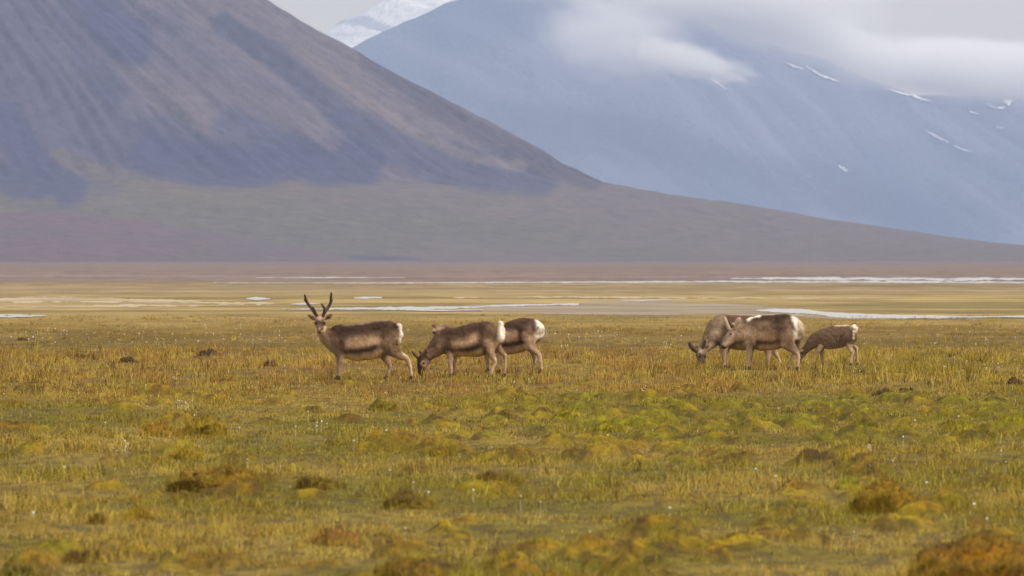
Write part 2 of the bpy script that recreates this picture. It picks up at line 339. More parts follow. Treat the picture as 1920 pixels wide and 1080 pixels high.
DEER.append(dict(tr=trace(1490, 590, 9.815, 687), cu=720,
  label='small dark brown calf grazing at the right end of the herd, white tail raised',
  torso=[(1072,270,430,.07,0),(1050,222,520,.12,0),(990,191,562,.16,0),(900,181,585,.18,0),(800,190,620,.19,0),(700,215,640,.19,0),(600,240,636,.185,0),(500,268,620,.17,0),(420,308,600,.145,0),(365,355,585,.11,0)],
  tubes=[
   [(410,450,130,.135,0),(310,535,102,.105,0),(230,615,84,.088,-.01),(170,680,72,.075,-.02)],
   [(475,570,58,.06,-.09),(425,660,38,.042,-.09),(374,740,31,.034,-.09),(335,810,26,.028,-.09),(312,875,23,.024,-.09),(298,940,27,.028,-.09)],
   [(512,590,52,.055,.09),(505,700,35,.038,.09),(511,780,29,.03,.09),(516,850,25,.026,.09),(506,940,28,.03,.09)],
   [(1005,460,105,.085,-.08),(1000,570,66,.065,-.09),(1035,650,43,.045,-.1),(1060,702,34,.036,-.1),(1046,765,28,.028,-.1),(1036,840,25,.025,-.1),(1028,940,28,.03,-.1)],
   [(1030,510,80,.07,.08),(1090,578,44,.045,.09),(1138,625,33,.036,.09),(1150,700,28,.028,.09),(1152,800,25,.025,.09),(1160,880,24,.025,.09),(1164,940,28,.03,.09)],
   [(1065,225,30,.03,0),(1092,225,46,.045,0),(1110,262,38,.04,0),(1125,300,18,.02,0)],[(1085,215,28,.03,0),(1130,240,20,.022,0),(1158,245,8,.01,0)]],
  heads=[dict(lat=(.1,-1,0), sec=[(158,700,64,.066,-.02),(128,755,60,.062,-.02),(106,812,43,.05,-.02),(94,862,33,.042,-.02),(88,890,27,.038,-.02)])],
  ears=[[(150,690,-.07),(135,665,-.1),(118,640,-.12)],[(185,660,.06),(180,635,.09),(170,610,.1)]],
  antlers=[], eyes=[(118,740,-.075)],
  base=(.135,.094,.064), paint=[
   ([(420,420),(600,400),(800,380),(900,420)],110,(.15,.104,.070),.9),
   ([(740,203),(860,190),(990,192)],24,CR,.95),
   ([(1020,230),(1030,420),(980,520)],40,(.085,.055,.055),.9),([(860,340),(850,500)],30,(.09,.062,.045),.8),
   ([(620,560),(720,570),(820,540)],42,(.07,.046,.034),.85),([(560,625),(700,640),(850,605)],20,BG,.9),
   ([(180,640),(260,560),(350,560)],62,(.06,.045,.032),.8),([(330,420),(400,480)],50,MB,.6),
   ([(1085,220),(1120,270)],56,WH,1),([(1150,245)],30,WH,1),([(1088,300),(1075,430)],18,CR,.95),
   ([(460,640),(370,740),(310,880)],50,BG,.85),([(500,680),(510,850)],24,MB,.8),([(535,660),(540,850)],11,CR,.7),
   ([(960,580),(1030,680),(1040,850)],46,BG,.9),([(1080,580),(1140,640),(1130,850)],26,MB,.8),([(1060,555),(1150,600),(1168,700),(1168,880)],13,CR,.9),
   ([(120,740),(95,840)],50,(.075,.055,.045),.9),([(160,780),(130,860)],26,GB,.9),([(120,665)],22,CR,.8),([(92,870)],18,BK,.8)]))
for D in DEER:
    t = D['tr']; D['loc'] = ((t['x0'] + D['cu'] / t['s'] - 960) / F_PX * t['d'], t['d'])
def to_local(D, u, v, depth):
    t = D['tr']; return Vector(((u - D['cu']) / t['scale'], depth, (t['vfoot'] - v) / t['scale']))

# ------------------------------------------------------------------ ground sheet
def dense_half(y): return .108 * np.maximum(y, 0) + 3.0
rows = [-2000., -900., -400., -150., -50., 0., 12., 22.]
y = 30.0
while y < 135: rows.append(y); y += .045 + (y - 30) * .0011
while y < 420: rows.append(y); y *= 1.0075
while y < 13500: rows.append(y); y *= 1.035
rows = np.array(rows)
NC = 400
tt = np.linspace(-1, 1, NC)
outer = np.array([1.06, 1.15, 1.35, 1.8, 3, 8, 25])
def row_x(yy):
    h = dense_half(yy)
    far = 7600.0
    o = np.minimum(outer * h, far); 
    o = np.maximum.accumulate(np.maximum(o, h + np.arange(1, 8) * .3)); o[-1] = far; o[-2] = min(o[-2] * 1.5, 3000)
    o[-2] = max(o[-2], o[-3] + 1)
    return np.concatenate([-o[::-1], tt * h, o])
GX = np.stack([row_x(v) for v in rows]); NCT = GX.shape[1]
GY = np.repeat(rows[:, None], NCT, 1)
# gentle swells plus fine unevenness, flat far away
near = 1 - smooth(120, 230, GY)
GZ = (fbm(GX / 6, GY / 9, 3, 3) - .5) * .10 * near + (fbm(GX / .9, GY / .9, 5, 3) - .5) * .07 * near
MOSS = np.zeros_like(GZ); MHUE = np.zeros_like(GZ)
def feet_guard(x, y):
    w = np.ones(np.shape(x))
    for D in DEER:
        lx, ly = D['loc']
        dx = np.maximum(np.abs(np.asarray(x) - lx) - .75, 0); dy = np.maximum(np.abs(np.asarray(y) - ly) - .5, 0)
        w = np.minimum(w, smooth(0, .5, np.hypot(dx, dy)))
    return w
g = feet_guard(GX, GY)
GZ = GZ * (.15 + .85 * g)
# hummocks: rounded cushions pressed against each other
nh = 0
cand = 15000
hy = 31 + (150 - 31) * rng.random(cand) ** .8
hx = (rng.random(cand) * 2 - 1) * dense_half(hy)
zone = fbm(hx / 2.6, hy / 5.5, 21, 3)
greenband = smooth(60, 65, hy) * (1 - smooth(80, 88, hy)) * smooth(-2, 1.5, hx)
prob = np.where(hy < 62, .10 + .9 * smooth(.47, .62, zone), np.where(hy < 88, .10 + .55 * smooth(.5, .62, zone) + .65 * greenband, .06 + .35 * smooth(.5, .65, zone)))
keep = rng.random(cand) < prob * .46
hx, hy, gb = hx[keep], hy[keep], greenband[keep]
hr = .07 + .23 * rng.random(len(hx)) ** 2.2
hh = hr * (.27 + .38 * rng.random(len(hx))) * np.where(hy > 90, .5, 1.0)
hue = np.where(gb > .4, .40 + .36 * rng.random(len(hx)), .5 * rng.random(len(hx)))
hh = hh * np.minimum(1, feet_guard(hx, hy) + .05)
for i in range(len(hx)):
    X, Y, r_, h_ = hx[i], hy[i], hr[i], hh[i]
    r0, r1 = np.searchsorted(rows, Y - r_ * 1.2), np.searchsorted(rows, Y + r_ * 1.2)
    if r1 <= r0: continue
    H = dense_half(Y)
    c0 = 7 + int((X - r_ * 1.2 + H) / (2 * H) * (NC - 1)) - 1; c1 = 7 + int((X + r_ * 1.2 + H) / (2 * H) * (NC - 1)) + 3
    c0, c1 = max(c0, 7), min(c1, 7 + NC)
    if c1 <= c0: continue
    sx, sy = GX[r0:r1, c0:c1], GY[r0:r1, c0:c1]
    e = .75 + .5 * (i * .618 % 1)
    q = np.hypot((sx - X) * e, (sy - Y) / e) / r_
    q = q * (.62 + .76 * fbm(sx * 6 + i, sy * 6, 9, 2))
    p = h_ * np.sqrt(np.clip(1 - q * q, 0, 1)) - .012
    z = GZ[r0:r1, c0:c1]
    m = p > np.maximum(z, .0) * .6
    GZ[r0:r1, c0:c1] = np.where(m, np.maximum(z, p + z * .4), z)
    MOSS[r0:r1, c0:c1] = np.where(m, np.clip((p / max(h_, .01) - .25) * 2.2, 0, 1), MOSS[r0:r1, c0:c1])
    MHUE[r0:r1, c0:c1] = np.where(m, hue[i], MHUE[r0:r1, c0:c1])
GZ += MOSS * (fbm(GX * 8, GY * 6, 11, 3, .65) - .5) * .12
MHUE = np.clip(MHUE + (fbm(GX * 3.5, GY * 2.2, 13, 3) - .5) * .7, 0, 1)
MOSS = MOSS * smooth(.25, .5, fbm(GX * 5, GY * 3.2, 15, 3) + .08)
GZ[rows < 29] = 0; GZ[:, :7] *= 0; GZ[:, -7:] *= 0
def moss_col(h, n):
    o = np.array((.27, .15, .012)); b = np.array((.11, .066, .014)); gr = np.array((.170, .150, .012)); yl = np.array((.36, .255, .014))
    h = h[..., None]; n = n[..., None]
    c = np.where(h < .18, lerp(b, o, n), np.where(h < .36, lerp(o, yl, n), np.where(h < .58, lerp(gr * .8, yl, n), lerp(gr * .75, np.array((.30, .265, .012)), n))))
    return c
def grass_zone(x, y, seed=0):
    """base colour of the sward at a place"""
    n1, n2 = fbm(x / 2.2, y / 5, 31 + seed, 3), fbm(x / .7, y / 1.6, 37 + seed, 3)
    straw, green = np.array((.52, .37, .072)), np.array((.32, .262, .028))
    red, ochre = np.array((.43, .215, .055)), np.array((.39, .262, .022))
    tan = np.array((.42, .28, .072))
    k = lambda a: a[..., None]
    c = lerp(straw, green, k(smooth(.36, .60, n1)))
    c = lerp(c, ochre, k(.6 * smooth(.5, .7, n2)))
    wr = smooth(80, 90, y) * (1 - smooth(118, 160, y))
    c = lerp(c, lerp(red, straw, k(smooth(.38, .66, n2))), k(wr * (.80 - .55 * smooth(2, 7, x))))
    c = lerp(c, lerp(tan, np.array((.31, .20, .032)), k(smooth(.35, .65, n1))), k(smooth(115, 150, y)))
    return c
n_f = fbm(GX * 9, GY * 4, 41, 2)
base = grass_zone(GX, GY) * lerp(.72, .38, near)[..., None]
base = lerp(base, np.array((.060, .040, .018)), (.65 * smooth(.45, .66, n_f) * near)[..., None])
base = lerp(base, moss_col(MHUE, vnoise(GX * 8, GY * 8, 43)) * .8, MOSS[..., None] * .95)
base = lerp(base, np.array((.055, .036, .014)), (MOSS * .85 * smooth(.52, .64, fbm(GX * 6.5, GY * 4.5, 45, 3)))[..., None])
# the plain beyond the pasture: ochre flat, then pinkish silt, then mauve gravel
def k3(a): return a[..., None]
far_n = fbm(GX / 60, GY / 300, 51, 4); str_n = fbm(GX / 25, GY / 7, 53, 4)
ochre_far = lerp(np.array((.30, .216, .090)), np.array((.175, .132, .050)), k3(smooth(.35, .65, str_n)))
streak = lerp(np.array((.28, .200, .108)), np.array((.175, .132, .070)), k3(smooth(.3, .7, fbm(GX / 40, GY / 10, 57, 4, .65))))
base = lerp(base, ochre_far, k3(smooth(165, 230, GY)))
base = lerp(base, streak, k3(smooth(300, 380, GY + 60 * (far_n - .5))))
base = lerp(base, lerp(np.array((.175, .126, .104)), np.array((.155, .118, .102)), k3(far_n)), k3(smooth(470, 520, GY + 40 * (far_n - .5))))
base = lerp(base, np.array((.165, .120, .098)), k3(smooth(640, 900, GY)))
base = lerp(base, np.array((.140, .102, .090)), k3(smooth(1500, 2600, GY)))
mott = 1 + .75 * (fbm(GX / 2.5, GY / 9, 58, 4, .6) - .5) * smooth(140, 200, GY) * (1 - smooth(900, 1600, GY)) + .35 * (fbm(GX / 30, GY / 22, 59, 3) - .5) * smooth(160, 220, GY)
base = base * mott[..., None]
MAT_GROUND = mat_attr('tundra_turf', .95, 20, .55, bump=.6, bump_dist=.03, spec=.1)
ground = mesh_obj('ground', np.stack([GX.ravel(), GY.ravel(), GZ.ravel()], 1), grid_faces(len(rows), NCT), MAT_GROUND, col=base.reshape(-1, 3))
tag(ground, kind='structure')
def ground_z(x, y):
    x, y = np.asarray(x, float), np.asarray(y, float)
    r = np.clip(np.searchsorted(rows, y) - 1, 0, len(rows) - 2)
    fr = np.clip((y - rows[r]) / (rows[r + 1] - rows[r]), 0, 1)
    H = dense_half(y)
    cpos = np.clip((x + H) / (2 * H) * (NC - 1), 0, NC - 1.001); c = cpos.astype(int); fc = cpos - c; c = c + 7
    z0 = GZ[r, c] * (1 - fc) + GZ[r, c + 1] * fc; z1 = GZ[r + 1, c] * (1 - fc) + GZ[r + 1, c + 1] * fc
    return z0 * (1 - fr) + z1 * fr
def ground_at(A, x, y):
    r = np.clip(np.searchsorted(rows, y) - 1, 0, len(rows) - 1); H = dense_half(y)
    c = 7 + np.clip(((x + H) / (2 * H) * (NC - 1)).astype(int), 0, NC - 1)
    return A[r, c]

# ------------------------------------------------------------------ water and silt on the plain
def mat_water():
    m = bpy.data.materials.new('river_water'); m.use_nodes = True
    t = m.node_tree; p = t.nodes['Principled BSDF']
    p.inputs['Base Color'].default_value = (.34, .33, .31, 1); p.inputs['Roughness'].default_value = .28; p.inputs['IOR'].default_value = 1.33
    p.inputs['Specular IOR Level'].default_value = .9
    g = N(t, 'ShaderNodeTexCoord'); mpn = N(t, 'ShaderNodeMapping'); mpn.inputs['Scale'].default_value = (1.2, .5, 1)
    n = N(t, 'ShaderNodeTexNoise'); n.inputs['Scale'].default_value = 3.0; n.inputs['Detail'].default_value = 4
    b = N(t, 'ShaderNodeBump'); b.inputs['Strength'].default_value = .9; b.inputs['Distance'].default_value = .12
    t.links.new(g.outputs['Object'], mpn.inputs[0]); t.links.new(mpn.outputs[0], n.inputs['Vector'])
    t.links.new(n.outputs[0], b.inputs['Height']); t.links.new(b.outputs[0], p.inputs['Normal'])
    return m
MAT_WATER = mat_water()
def mat_plain(name, c1, c2, scale, rough=.9):
    m = bpy.data.materials.new(name); m.use_nodes = True
    t = m.node_tree; p = t.nodes['Principled BSDF']; p.inputs['Roughness'].default_value = rough; p.inputs['Specular IOR Level'].default_value = .2
    g = N(t, 'ShaderNodeTexCoord'); n = N(t, 'ShaderNodeTexNoise'); n.inputs['Scale'].default_value = scale; n.inputs['Detail'].default_value = 6
    r = N(t, 'ShaderNodeValToRGB'); ramp(r, [(.35, c1), (.65, c2)])
    t.links.new(g.outputs['Object'], n.inputs['Vector']); t.links.new(n.outputs[0], r.inputs[0]); t.links.new(r.outputs[0], p.inputs['Base Color'])
    return m
MAT_SILT = mat_plain('grey_silt', (.17, .13, .075), (.30, .245, .185), .16, .95)
MAT_PALE = mat_plain('pale_dry_silt', (.25, .185, .10), (.46, .38, .27), .16)
def sheet(name, top, bot, mat, z, rough_amp=.5, seed=0):
    """a thin flat sheet on the plain between two bank lines given by (column, row) points"""
    xs = np.linspace(max(top[0][0], bot[0][0]), min(top[-1][0], bot[-1][0]), 420)
    ty = np.interp(xs, [p[0] for p in top], [p[1] for p in top]); by = np.interp(xs, [p[0] for p in bot], [p[1] for p in bot])
    w = (fbm(xs / 24, xs * 0 + seed, 60 + seed, 5, .62) - .5) * rough_amp * 5; w2 = (fbm(xs / 18, xs * 0 + seed, 80 + seed, 5, .62) - .5) * rough_amp * 5
    ty = ty + w * np.clip((by - ty) / 2, 0, 1); by = by + w2 * np.clip((by - ty) / 2, 0, 1)
    by = np.maximum(by, ty + .05)
    V = []
    for x_, a, b_ in zip(xs, ty, by):
        for f in (0, .33, .67, 1):
            gx, gy = px_ground(x_, a + (b_ - a) * f); V.append((gx, gy, z * .2 + .0012 * seed))
    return tag(mesh_obj(name, np.array(V), grid_faces(420, 4), mat), kind='structure')
sheet('silt_flat', [(840,575),(900,571),(1080,568),(1200,564),(1360,569),(1500,580)], [(840,576),(900,584),(1100,590),(1250,591),(1380,590),(1500,582)], MAT_SILT, .012, .8, 1)
sheet('silt_flat', [(1380,588),(1450,586),(1560,592),(1620,597),(1700,598)], [(1380,592),(1450,594),(1560,598),(1620,599),(1700,599)], MAT_SILT, .012, .6, 2)
sheet('silt_flat', [(-60,514.5),(400,516),(900,518),(1300,519),(1990,518)], [(-60,518),(400,519),(900,520),(1300,521),(1990,521)], mat_plain('mauve_silt', (.14,.105,.12), (.20,.15,.15), .02), .012, .8, 3)
sheet('pale_silt', [(-60,560),(100,557),(260,560),(400,566),(520,569)], [(-60,568),(100,566),(260,567),(400,570),(520,571)], MAT_PALE, .012, 1.2, 4)
sheet('pale_silt', [(-60,573),(120,573),(260,572),(430,573)], [(-60,577),(120,577),(260,575),(430,574)], MAT_PALE, .012, .9, 5)
sheet('pale_silt', [(850,558),(1000,556),(1300,557),(1500,559),(1700,557)], [(850,559),(1000,558),(1300,559.5),(1500,561),(1700,558)], MAT_PALE, .012, .8, 6)
WZ = .03
sheet('river', [(1418,582),(1450,579),(1500,580),(1549,585),(1590,588),(1660,590),(1760,592),(1850,596)], [(1418,583),(1470,587),(1543,591),(1556,595),(1584,598),(1660,597.5),(1760,598),(1850,597)], MAT_WATER, WZ, .5, 7)
sheet('river', [(1780,594),(1850,594.5),(1990,592)], [(1780,596),(1850,596.5),(1990,597)], MAT_WATER, WZ + .01, .3, 17)
sheet('river', [(530,580),(660,577.5),(760,576),(860,575.5),(960,571.5),(1085,569.5)], [(530,581),(660,581),(760,582.5),(860,579),(960,575),(1085,572)], MAT_WATER, WZ, .8, 8)
sheet('river', [(760,581),(830,582),(905,582)], [(760,583.5),(830,584.5),(905,583)], MAT_WATER, WZ + .01, .3, 18)
sheet('river', [(1165,563.5),(1200,562.5),(1260,562.5)], [(1165,564.5),(1200,565),(1260,563.5)], MAT_WATER, WZ, .4, 9)
sheet('pond', [(-60,590),(40,590),(88,592.5)], [(-60,596.5),(40,595.5),(88,593.5)], MAT_WATER, WZ, .5, 10)
sheet('pond', [(462,560),(480,558),(506,560.5)], [(462,561.5),(480,563.5),(506,562)], MAT_WATER, WZ, .4, 11)
sheet('pond', [(664,558.5),(685,557),(716,557.5)], [(664,560),(685,561),(716,560)], MAT_WATER, WZ, .4, 12)
sheet('pond', [(546,570),(570,568.5),(600,569)], [(546,571.5),(570,572),(600,570.5)], MAT_WATER, WZ, .4, 13)
sheet('far_river', [(1370,522.5),(1440,521),(1600,521),(1800,522),(1990,522)], [(1370,523.5),(1440,524.5),(1600,525),(1800,525.5),(1990,525.5)], MAT_WATER, WZ, .9, 14)
sheet('far_river', [(1440,526.5),(1650,526.8),(1800,527),(1990,527.5)], [(1440,527),(1650,528),(1800,528.6),(1990,528.6)], MAT_WATER, WZ, .9, 19)
sheet('far_river', [(400,530.5),(700,530.8),(1000,529),(1370,527),(1990,529.5)], [(400,531.2),(700,532),(1000,531),(1370,530),(1990,531.5)], MAT_WATER, WZ + .01, .5, 15)
sheet('far_river', [(480,520.5),(620,520),(760,520.5)], [(480,521.2),(620,522),(760,521)], MAT_WATER, WZ + .01, .4, 16)

# ------------------------------------------------------------------ mountains
MAT_ROCK = mat_attr('shale_and_scree', .95, .085, .32, bump=1.0, bump_dist=6, spec=.1)
def terrain(name, X, Y, Z, col):
    nr, nc = X.shape
    return tag(mesh_obj(name, np.stack([X.ravel(), Y.ravel(), Z.ravel()], 1), grid_faces(nr, nc), MAT_ROCK, col=col.reshape(-1, 3)), kind='structure')
# near mountain: a scree cone with a long fan; radial profile in metres
M1 = 5000.0 / F_PX
ax, ay = (-350 - 960) * M1, 5000.0
pr = np.array([0, 120, 860, 980, 1100, 1220, 1320, 1410, 1480, 1650, 1800, 1950, 2100, 2270, 2640, 3140]) * M1
ph = np.array([970, 905, 480, 408, 342, 274, 218, 171, 142, 119, 100, 75, 52, 30, 6, -8]) * M1
x1 = np.concatenate([np.linspace(-1250, -530, 50), np.linspace(-520, 520, 660), np.linspace(532, 1500, 60)]); y1 = np.concatenate([np.linspace(3450, 4500, 240), np.linspace(4503, 5100, 260), np.linspace(5120, 6000, 30)])
X1, Y1 = np.meshgrid(x1, y1)
r1 = np.hypot(X1 - ax, (Y1 - ay)); th = np.arctan2(X1 - ax, -(Y1 - ay))
rw = r1 * (1 + .05 * (fbm(X1 / 260, Y1 / 260, 71, 3) - .5))
Z1 = np.interp(rw, pr, ph)
Z1 = Z1 * .5 + .5 * np.interp(rw + 12, pr, ph)
steep = smooth(20, 120, r1) * (1 - smooth(640, 745, r1))
gul = fbm(th * 15 + r1 / 900, r1 / 500, 73, 4)
Z1 = Z1 + steep * ((1 - np.abs(gul - .5) * 2) ** 2 * -16 + 10 + (np.abs(fbm(th * 42 + fbm(X1 / 90, Y1 / 90, 74, 2) * .5, r1 / 260, 76, 3) - .5) * 15 - 3)) + (fbm(X1 / 55, Y1 / 90, 75, 4) - .5) * 5.5 * smooth(3, 40, Z1)
Z1 = Z1 + 9 * steep * (fbm(th * 5.5, r1 / 800, 77, 2) - .5) * 2
edge = np.minimum(smooth(-1250, -1100, X1), 1 - smooth(1350, 1500, X1))
Z1 = Z1 * edge - (1 - edge) * 3
U1, V1 = project(X1, Y1, Z1)
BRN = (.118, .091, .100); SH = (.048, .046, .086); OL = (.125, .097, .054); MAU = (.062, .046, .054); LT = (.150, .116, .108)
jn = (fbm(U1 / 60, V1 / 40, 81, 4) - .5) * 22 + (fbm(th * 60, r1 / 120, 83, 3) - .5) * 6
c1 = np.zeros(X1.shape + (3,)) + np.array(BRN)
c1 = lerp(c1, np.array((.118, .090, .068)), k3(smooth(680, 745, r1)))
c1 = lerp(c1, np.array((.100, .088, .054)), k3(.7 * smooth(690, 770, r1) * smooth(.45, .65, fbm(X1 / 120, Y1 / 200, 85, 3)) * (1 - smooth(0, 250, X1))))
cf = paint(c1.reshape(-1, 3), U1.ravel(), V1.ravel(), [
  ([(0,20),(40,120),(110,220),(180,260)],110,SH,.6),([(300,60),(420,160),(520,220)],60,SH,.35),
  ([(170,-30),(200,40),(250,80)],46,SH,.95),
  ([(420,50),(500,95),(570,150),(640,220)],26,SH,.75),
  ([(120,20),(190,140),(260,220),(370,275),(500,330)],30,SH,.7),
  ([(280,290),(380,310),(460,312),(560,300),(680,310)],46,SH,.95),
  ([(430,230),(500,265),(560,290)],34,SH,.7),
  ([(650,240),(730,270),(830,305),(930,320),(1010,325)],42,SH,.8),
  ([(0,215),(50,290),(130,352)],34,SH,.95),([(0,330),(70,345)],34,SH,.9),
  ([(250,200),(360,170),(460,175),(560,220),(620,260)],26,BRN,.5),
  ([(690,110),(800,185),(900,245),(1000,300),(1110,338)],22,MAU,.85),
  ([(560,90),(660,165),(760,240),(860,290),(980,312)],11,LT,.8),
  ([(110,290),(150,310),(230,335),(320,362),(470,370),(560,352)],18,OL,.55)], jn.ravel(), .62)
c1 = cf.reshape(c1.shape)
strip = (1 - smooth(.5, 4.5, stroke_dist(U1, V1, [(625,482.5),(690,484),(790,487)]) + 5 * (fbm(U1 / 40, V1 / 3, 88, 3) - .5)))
c1 = lerp(c1, np.array(SH), k3(strip * .75))  # shaded strip of land at the fan toe, put into the rock colour
c1 = c1 * (1 + .08 * (fbm(th * 110, r1 / 160, 87, 4) - .5) + .40 * (fbm(X1 / 12, Y1 / 18, 89, 4, .6) - .5))[..., None]
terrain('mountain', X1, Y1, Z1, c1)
# low foothill at its left foot
xf = np.linspace(-900, 60, 200); yf = np.linspace(3300, 4300, 120)
XF, YF = np.meshgrid(xf, yf)
q = np.hypot((XF + 330) / 235, (YF - 3900) / 420)
ZF = 46 * (1 - np.sqrt(np.clip(q, 0, 1.1) ** 2 * .93 + .07))  + (fbm(XF / 60, YF / 90, 91, 4) - .5) * 5 * smooth(1, .75, q)
ZF = np.where(q > 1.02, -3, ZF)
cF = lerp(np.array((.115, .076, .072)), np.array((.105, .08, .066)), k3(smooth(.35, .65, fbm(XF / 90, YF / 160, 93, 4))))
terrain('foothill', XF, YF, ZF, cF)
# far massif
M2 = 12000.0 / F_PX
px2 = np.array([-1200, -200, 400, 560, 655, 745, 840, 1000, 1150, 1300, 1450, 1560, 1640, 1720, 1800, 1920, 2100, 2400, 3200])
py2 = np.array([480, 400, 235, 140, 87, 45, 0, -40, -30, 30, 84, 108, 150, 178, 176, 168, 150, 200, 480])
x2 = np.linspace(-1300, 2300, 560); y2 = np.concatenate([np.linspace(10300, 12100, 330), np.linspace(12110, 12900, 30)])
X2, Y2 = np.meshgrid(x2, y2)
prof = np.interp(X2, (px2 - 960) * M2, (HOR - py2) * M2)
dy = 12000 - Y2
wig = (fbm(X2 / 300, Y2 / 500, 101, 4) - .5)
fall = np.where(dy > 0, dy * (.42 + .12 * wig) - 90 * smooth(700, 1600, dy) , -dy * .6)
Z2 = prof - fall
Z2 = np.where(Z2 < 60, 60 * np.exp((Z2 - 60) / 60.) - 1, Z2)
sl = X2 + .55 * dy                                # fall lines run down to the right
Z2 = Z2 + smooth(10, 120, Z2) * ((np.abs(fbm((X2 - .5 * dy) / 190, dy / 1500, 103, 5) - .5)) * 80 - 16) * smooth(-50, 250, dy) + (fbm(X2 / 60, Y2 / 80, 105, 4) - .5) * 9 * smooth(5, 60, Z2)
Z2 = np.where(Y2 > 12800, np.minimum(Z2, -2), Z2)
U2, V2 = project(X2, Y2, Z2)
SL = np.array((.120, .125, .150))
c2 = np.zeros(X2.shape + (3,)) + SL
c2 = lerp(c2, np.array((.175, .178, .195)), k3(.7 * smooth(.42, .66, fbm((X2 - .5 * dy) / 70, dy / 900, 107, 4))))
c2 = lerp(c2, np.array((.07, .08, .11)), k3(.7 * smooth(.5, .7, fbm(X2 / 420, dy / 600, 109, 3))))
far_mt = terrain('far_mountain', X2, Y2, Z2, c2)
# snow patches lying on it
m_snow = mat_plain('old_snow', (.45, .45, .46), (.80, .79, .77), .03, .7)
def surf2(px, py):
    i = np.argmin((U2 - px) ** 2 + (V2 - py) ** 2 + np.where(dy < 0, 1e6, 0))
    return np.array((X2.flat[i], Y2.flat[i], Z2.flat[i]))
def hit2(px, py):
    """where the line of sight through a photo point meets the massif"""
    ys = np.linspace(10400, 12050, 700)
    xs = (px - 960) / F_PX * ys; zs = CAM_H + (HOR - py) / F_PX * ys
    ci = np.clip(((xs - x2[0]) / (x2[1] - x2[0])), 0, len(x2) - 1.001); c = ci.astype(int); fc = ci - c
    r = np.clip(np.searchsorted(y2, ys) - 1, 0, len(y2) - 2); fr = (ys - y2[r]) / (y2[r + 1] - y2[r])
    zt = (Z2[r, c] * (1 - fc) + Z2[r, c + 1] * fc) * (1 - fr) + (Z2[r + 1, c] * (1 - fc) + Z2[r + 1, c + 1] * fc) * fr
    k = np.argmax(zt > zs)
    if not (zt > zs).any(): k = np.argmin(zs - zt)
    return np.array((xs[k], ys[k], max(zt[k], zs[k])))
def snow(pts, wid):
    P = []
    n = 14
    cum = np.linspace(0, len(pts) - 1, n)
    for k, t in enumerate(cum):
        i = min(int(t), len(pts) - 2); f = t - i
        cxp = lerp(pts[i][0], pts[i + 1][0], f); cyp = lerp(pts[i][1], pts[i + 1][1], f)
        w = wid * (math.sin(math.pi * (k + .35) / (n - .3)) ** .7) * random.uniform(.35, 1.1)
        for s_ in (-.5, 0, .5):
            p = hit2(cxp, cyp + s_ * w); P.append(p + np.array((0, -4, 5)) * (1 if s_ == 0 else .6))
    return mesh_obj('snow_patch', np.array(P), grid_faces(n, 3), m_snow, parent=far_mt)
for pts, w in [([(1735,248),(1760,262),(1779,271)],7), ([(1788,277),(1806,284),(1823,289)],4), ([(1572,314),(1580,319),(1589,324)],10), ([(1512,128),(1540,145),(1572,156)],4),
               ([(1660,168),(1690,178),(1708,182)],4), ([(1704,178),(1725,188),(1747,194)],6), ([(1880,190),(1890,196),(1898,192)],12), ([(1850,198),(1862,204),(1868,206)],3), ([(1870,206),(1880,205),(1888,204)],4),
               ([(1868,242),(1875,244),(1882,243)],4), ([(1332,150),(1348,160),(1362,172)],3), ([(1470,120),(1490,128),(1505,133)],4), ([(1818,213),(1828,216),(1838,219)],2)]:
    snow(pts, w)
# snow-covered ridge behind, and a blue shoulder at its left
M3 = 13000. / F_PX
x3 = np.linspace(-800, 700, 160); y3 = np.linspace(12500, 13500, 120)
X3, Y3 = np.meshgrid(x3, y3)
prof3 = np.interp(X3, (np.array([300, 520, 600, 640, 700, 760, 830, 900, 1000, 1500]) - 960) * M3, (HOR - np.array([300, 150, 58, 28, 4, -10, -26, -34, -40, 200])) * M3)
Z3 = prof3 - np.abs(Y3 - 13000) * .40 + (np.abs(fbm((X3 + .6 * (Y3 - 13000)) / 90, Y3 / 700, 121, 4) - .5) * 60 - 14) + (fbm(X3 / 25, Y3 / 40, 123, 4) - .5) * 12
n3 = fbm((X3 + .6 * (Y3 - 13000)) / 40, Y3 / 300, 125, 4)
c3 = lerp(np.array((.74, .72, .67)), np.array((.22, .23, .27)), k3(.8 * smooth(.62, .78, n3)))
terrain('snowy_ridge', X3, Y3, np.maximum(Z3, -2.5), c3)

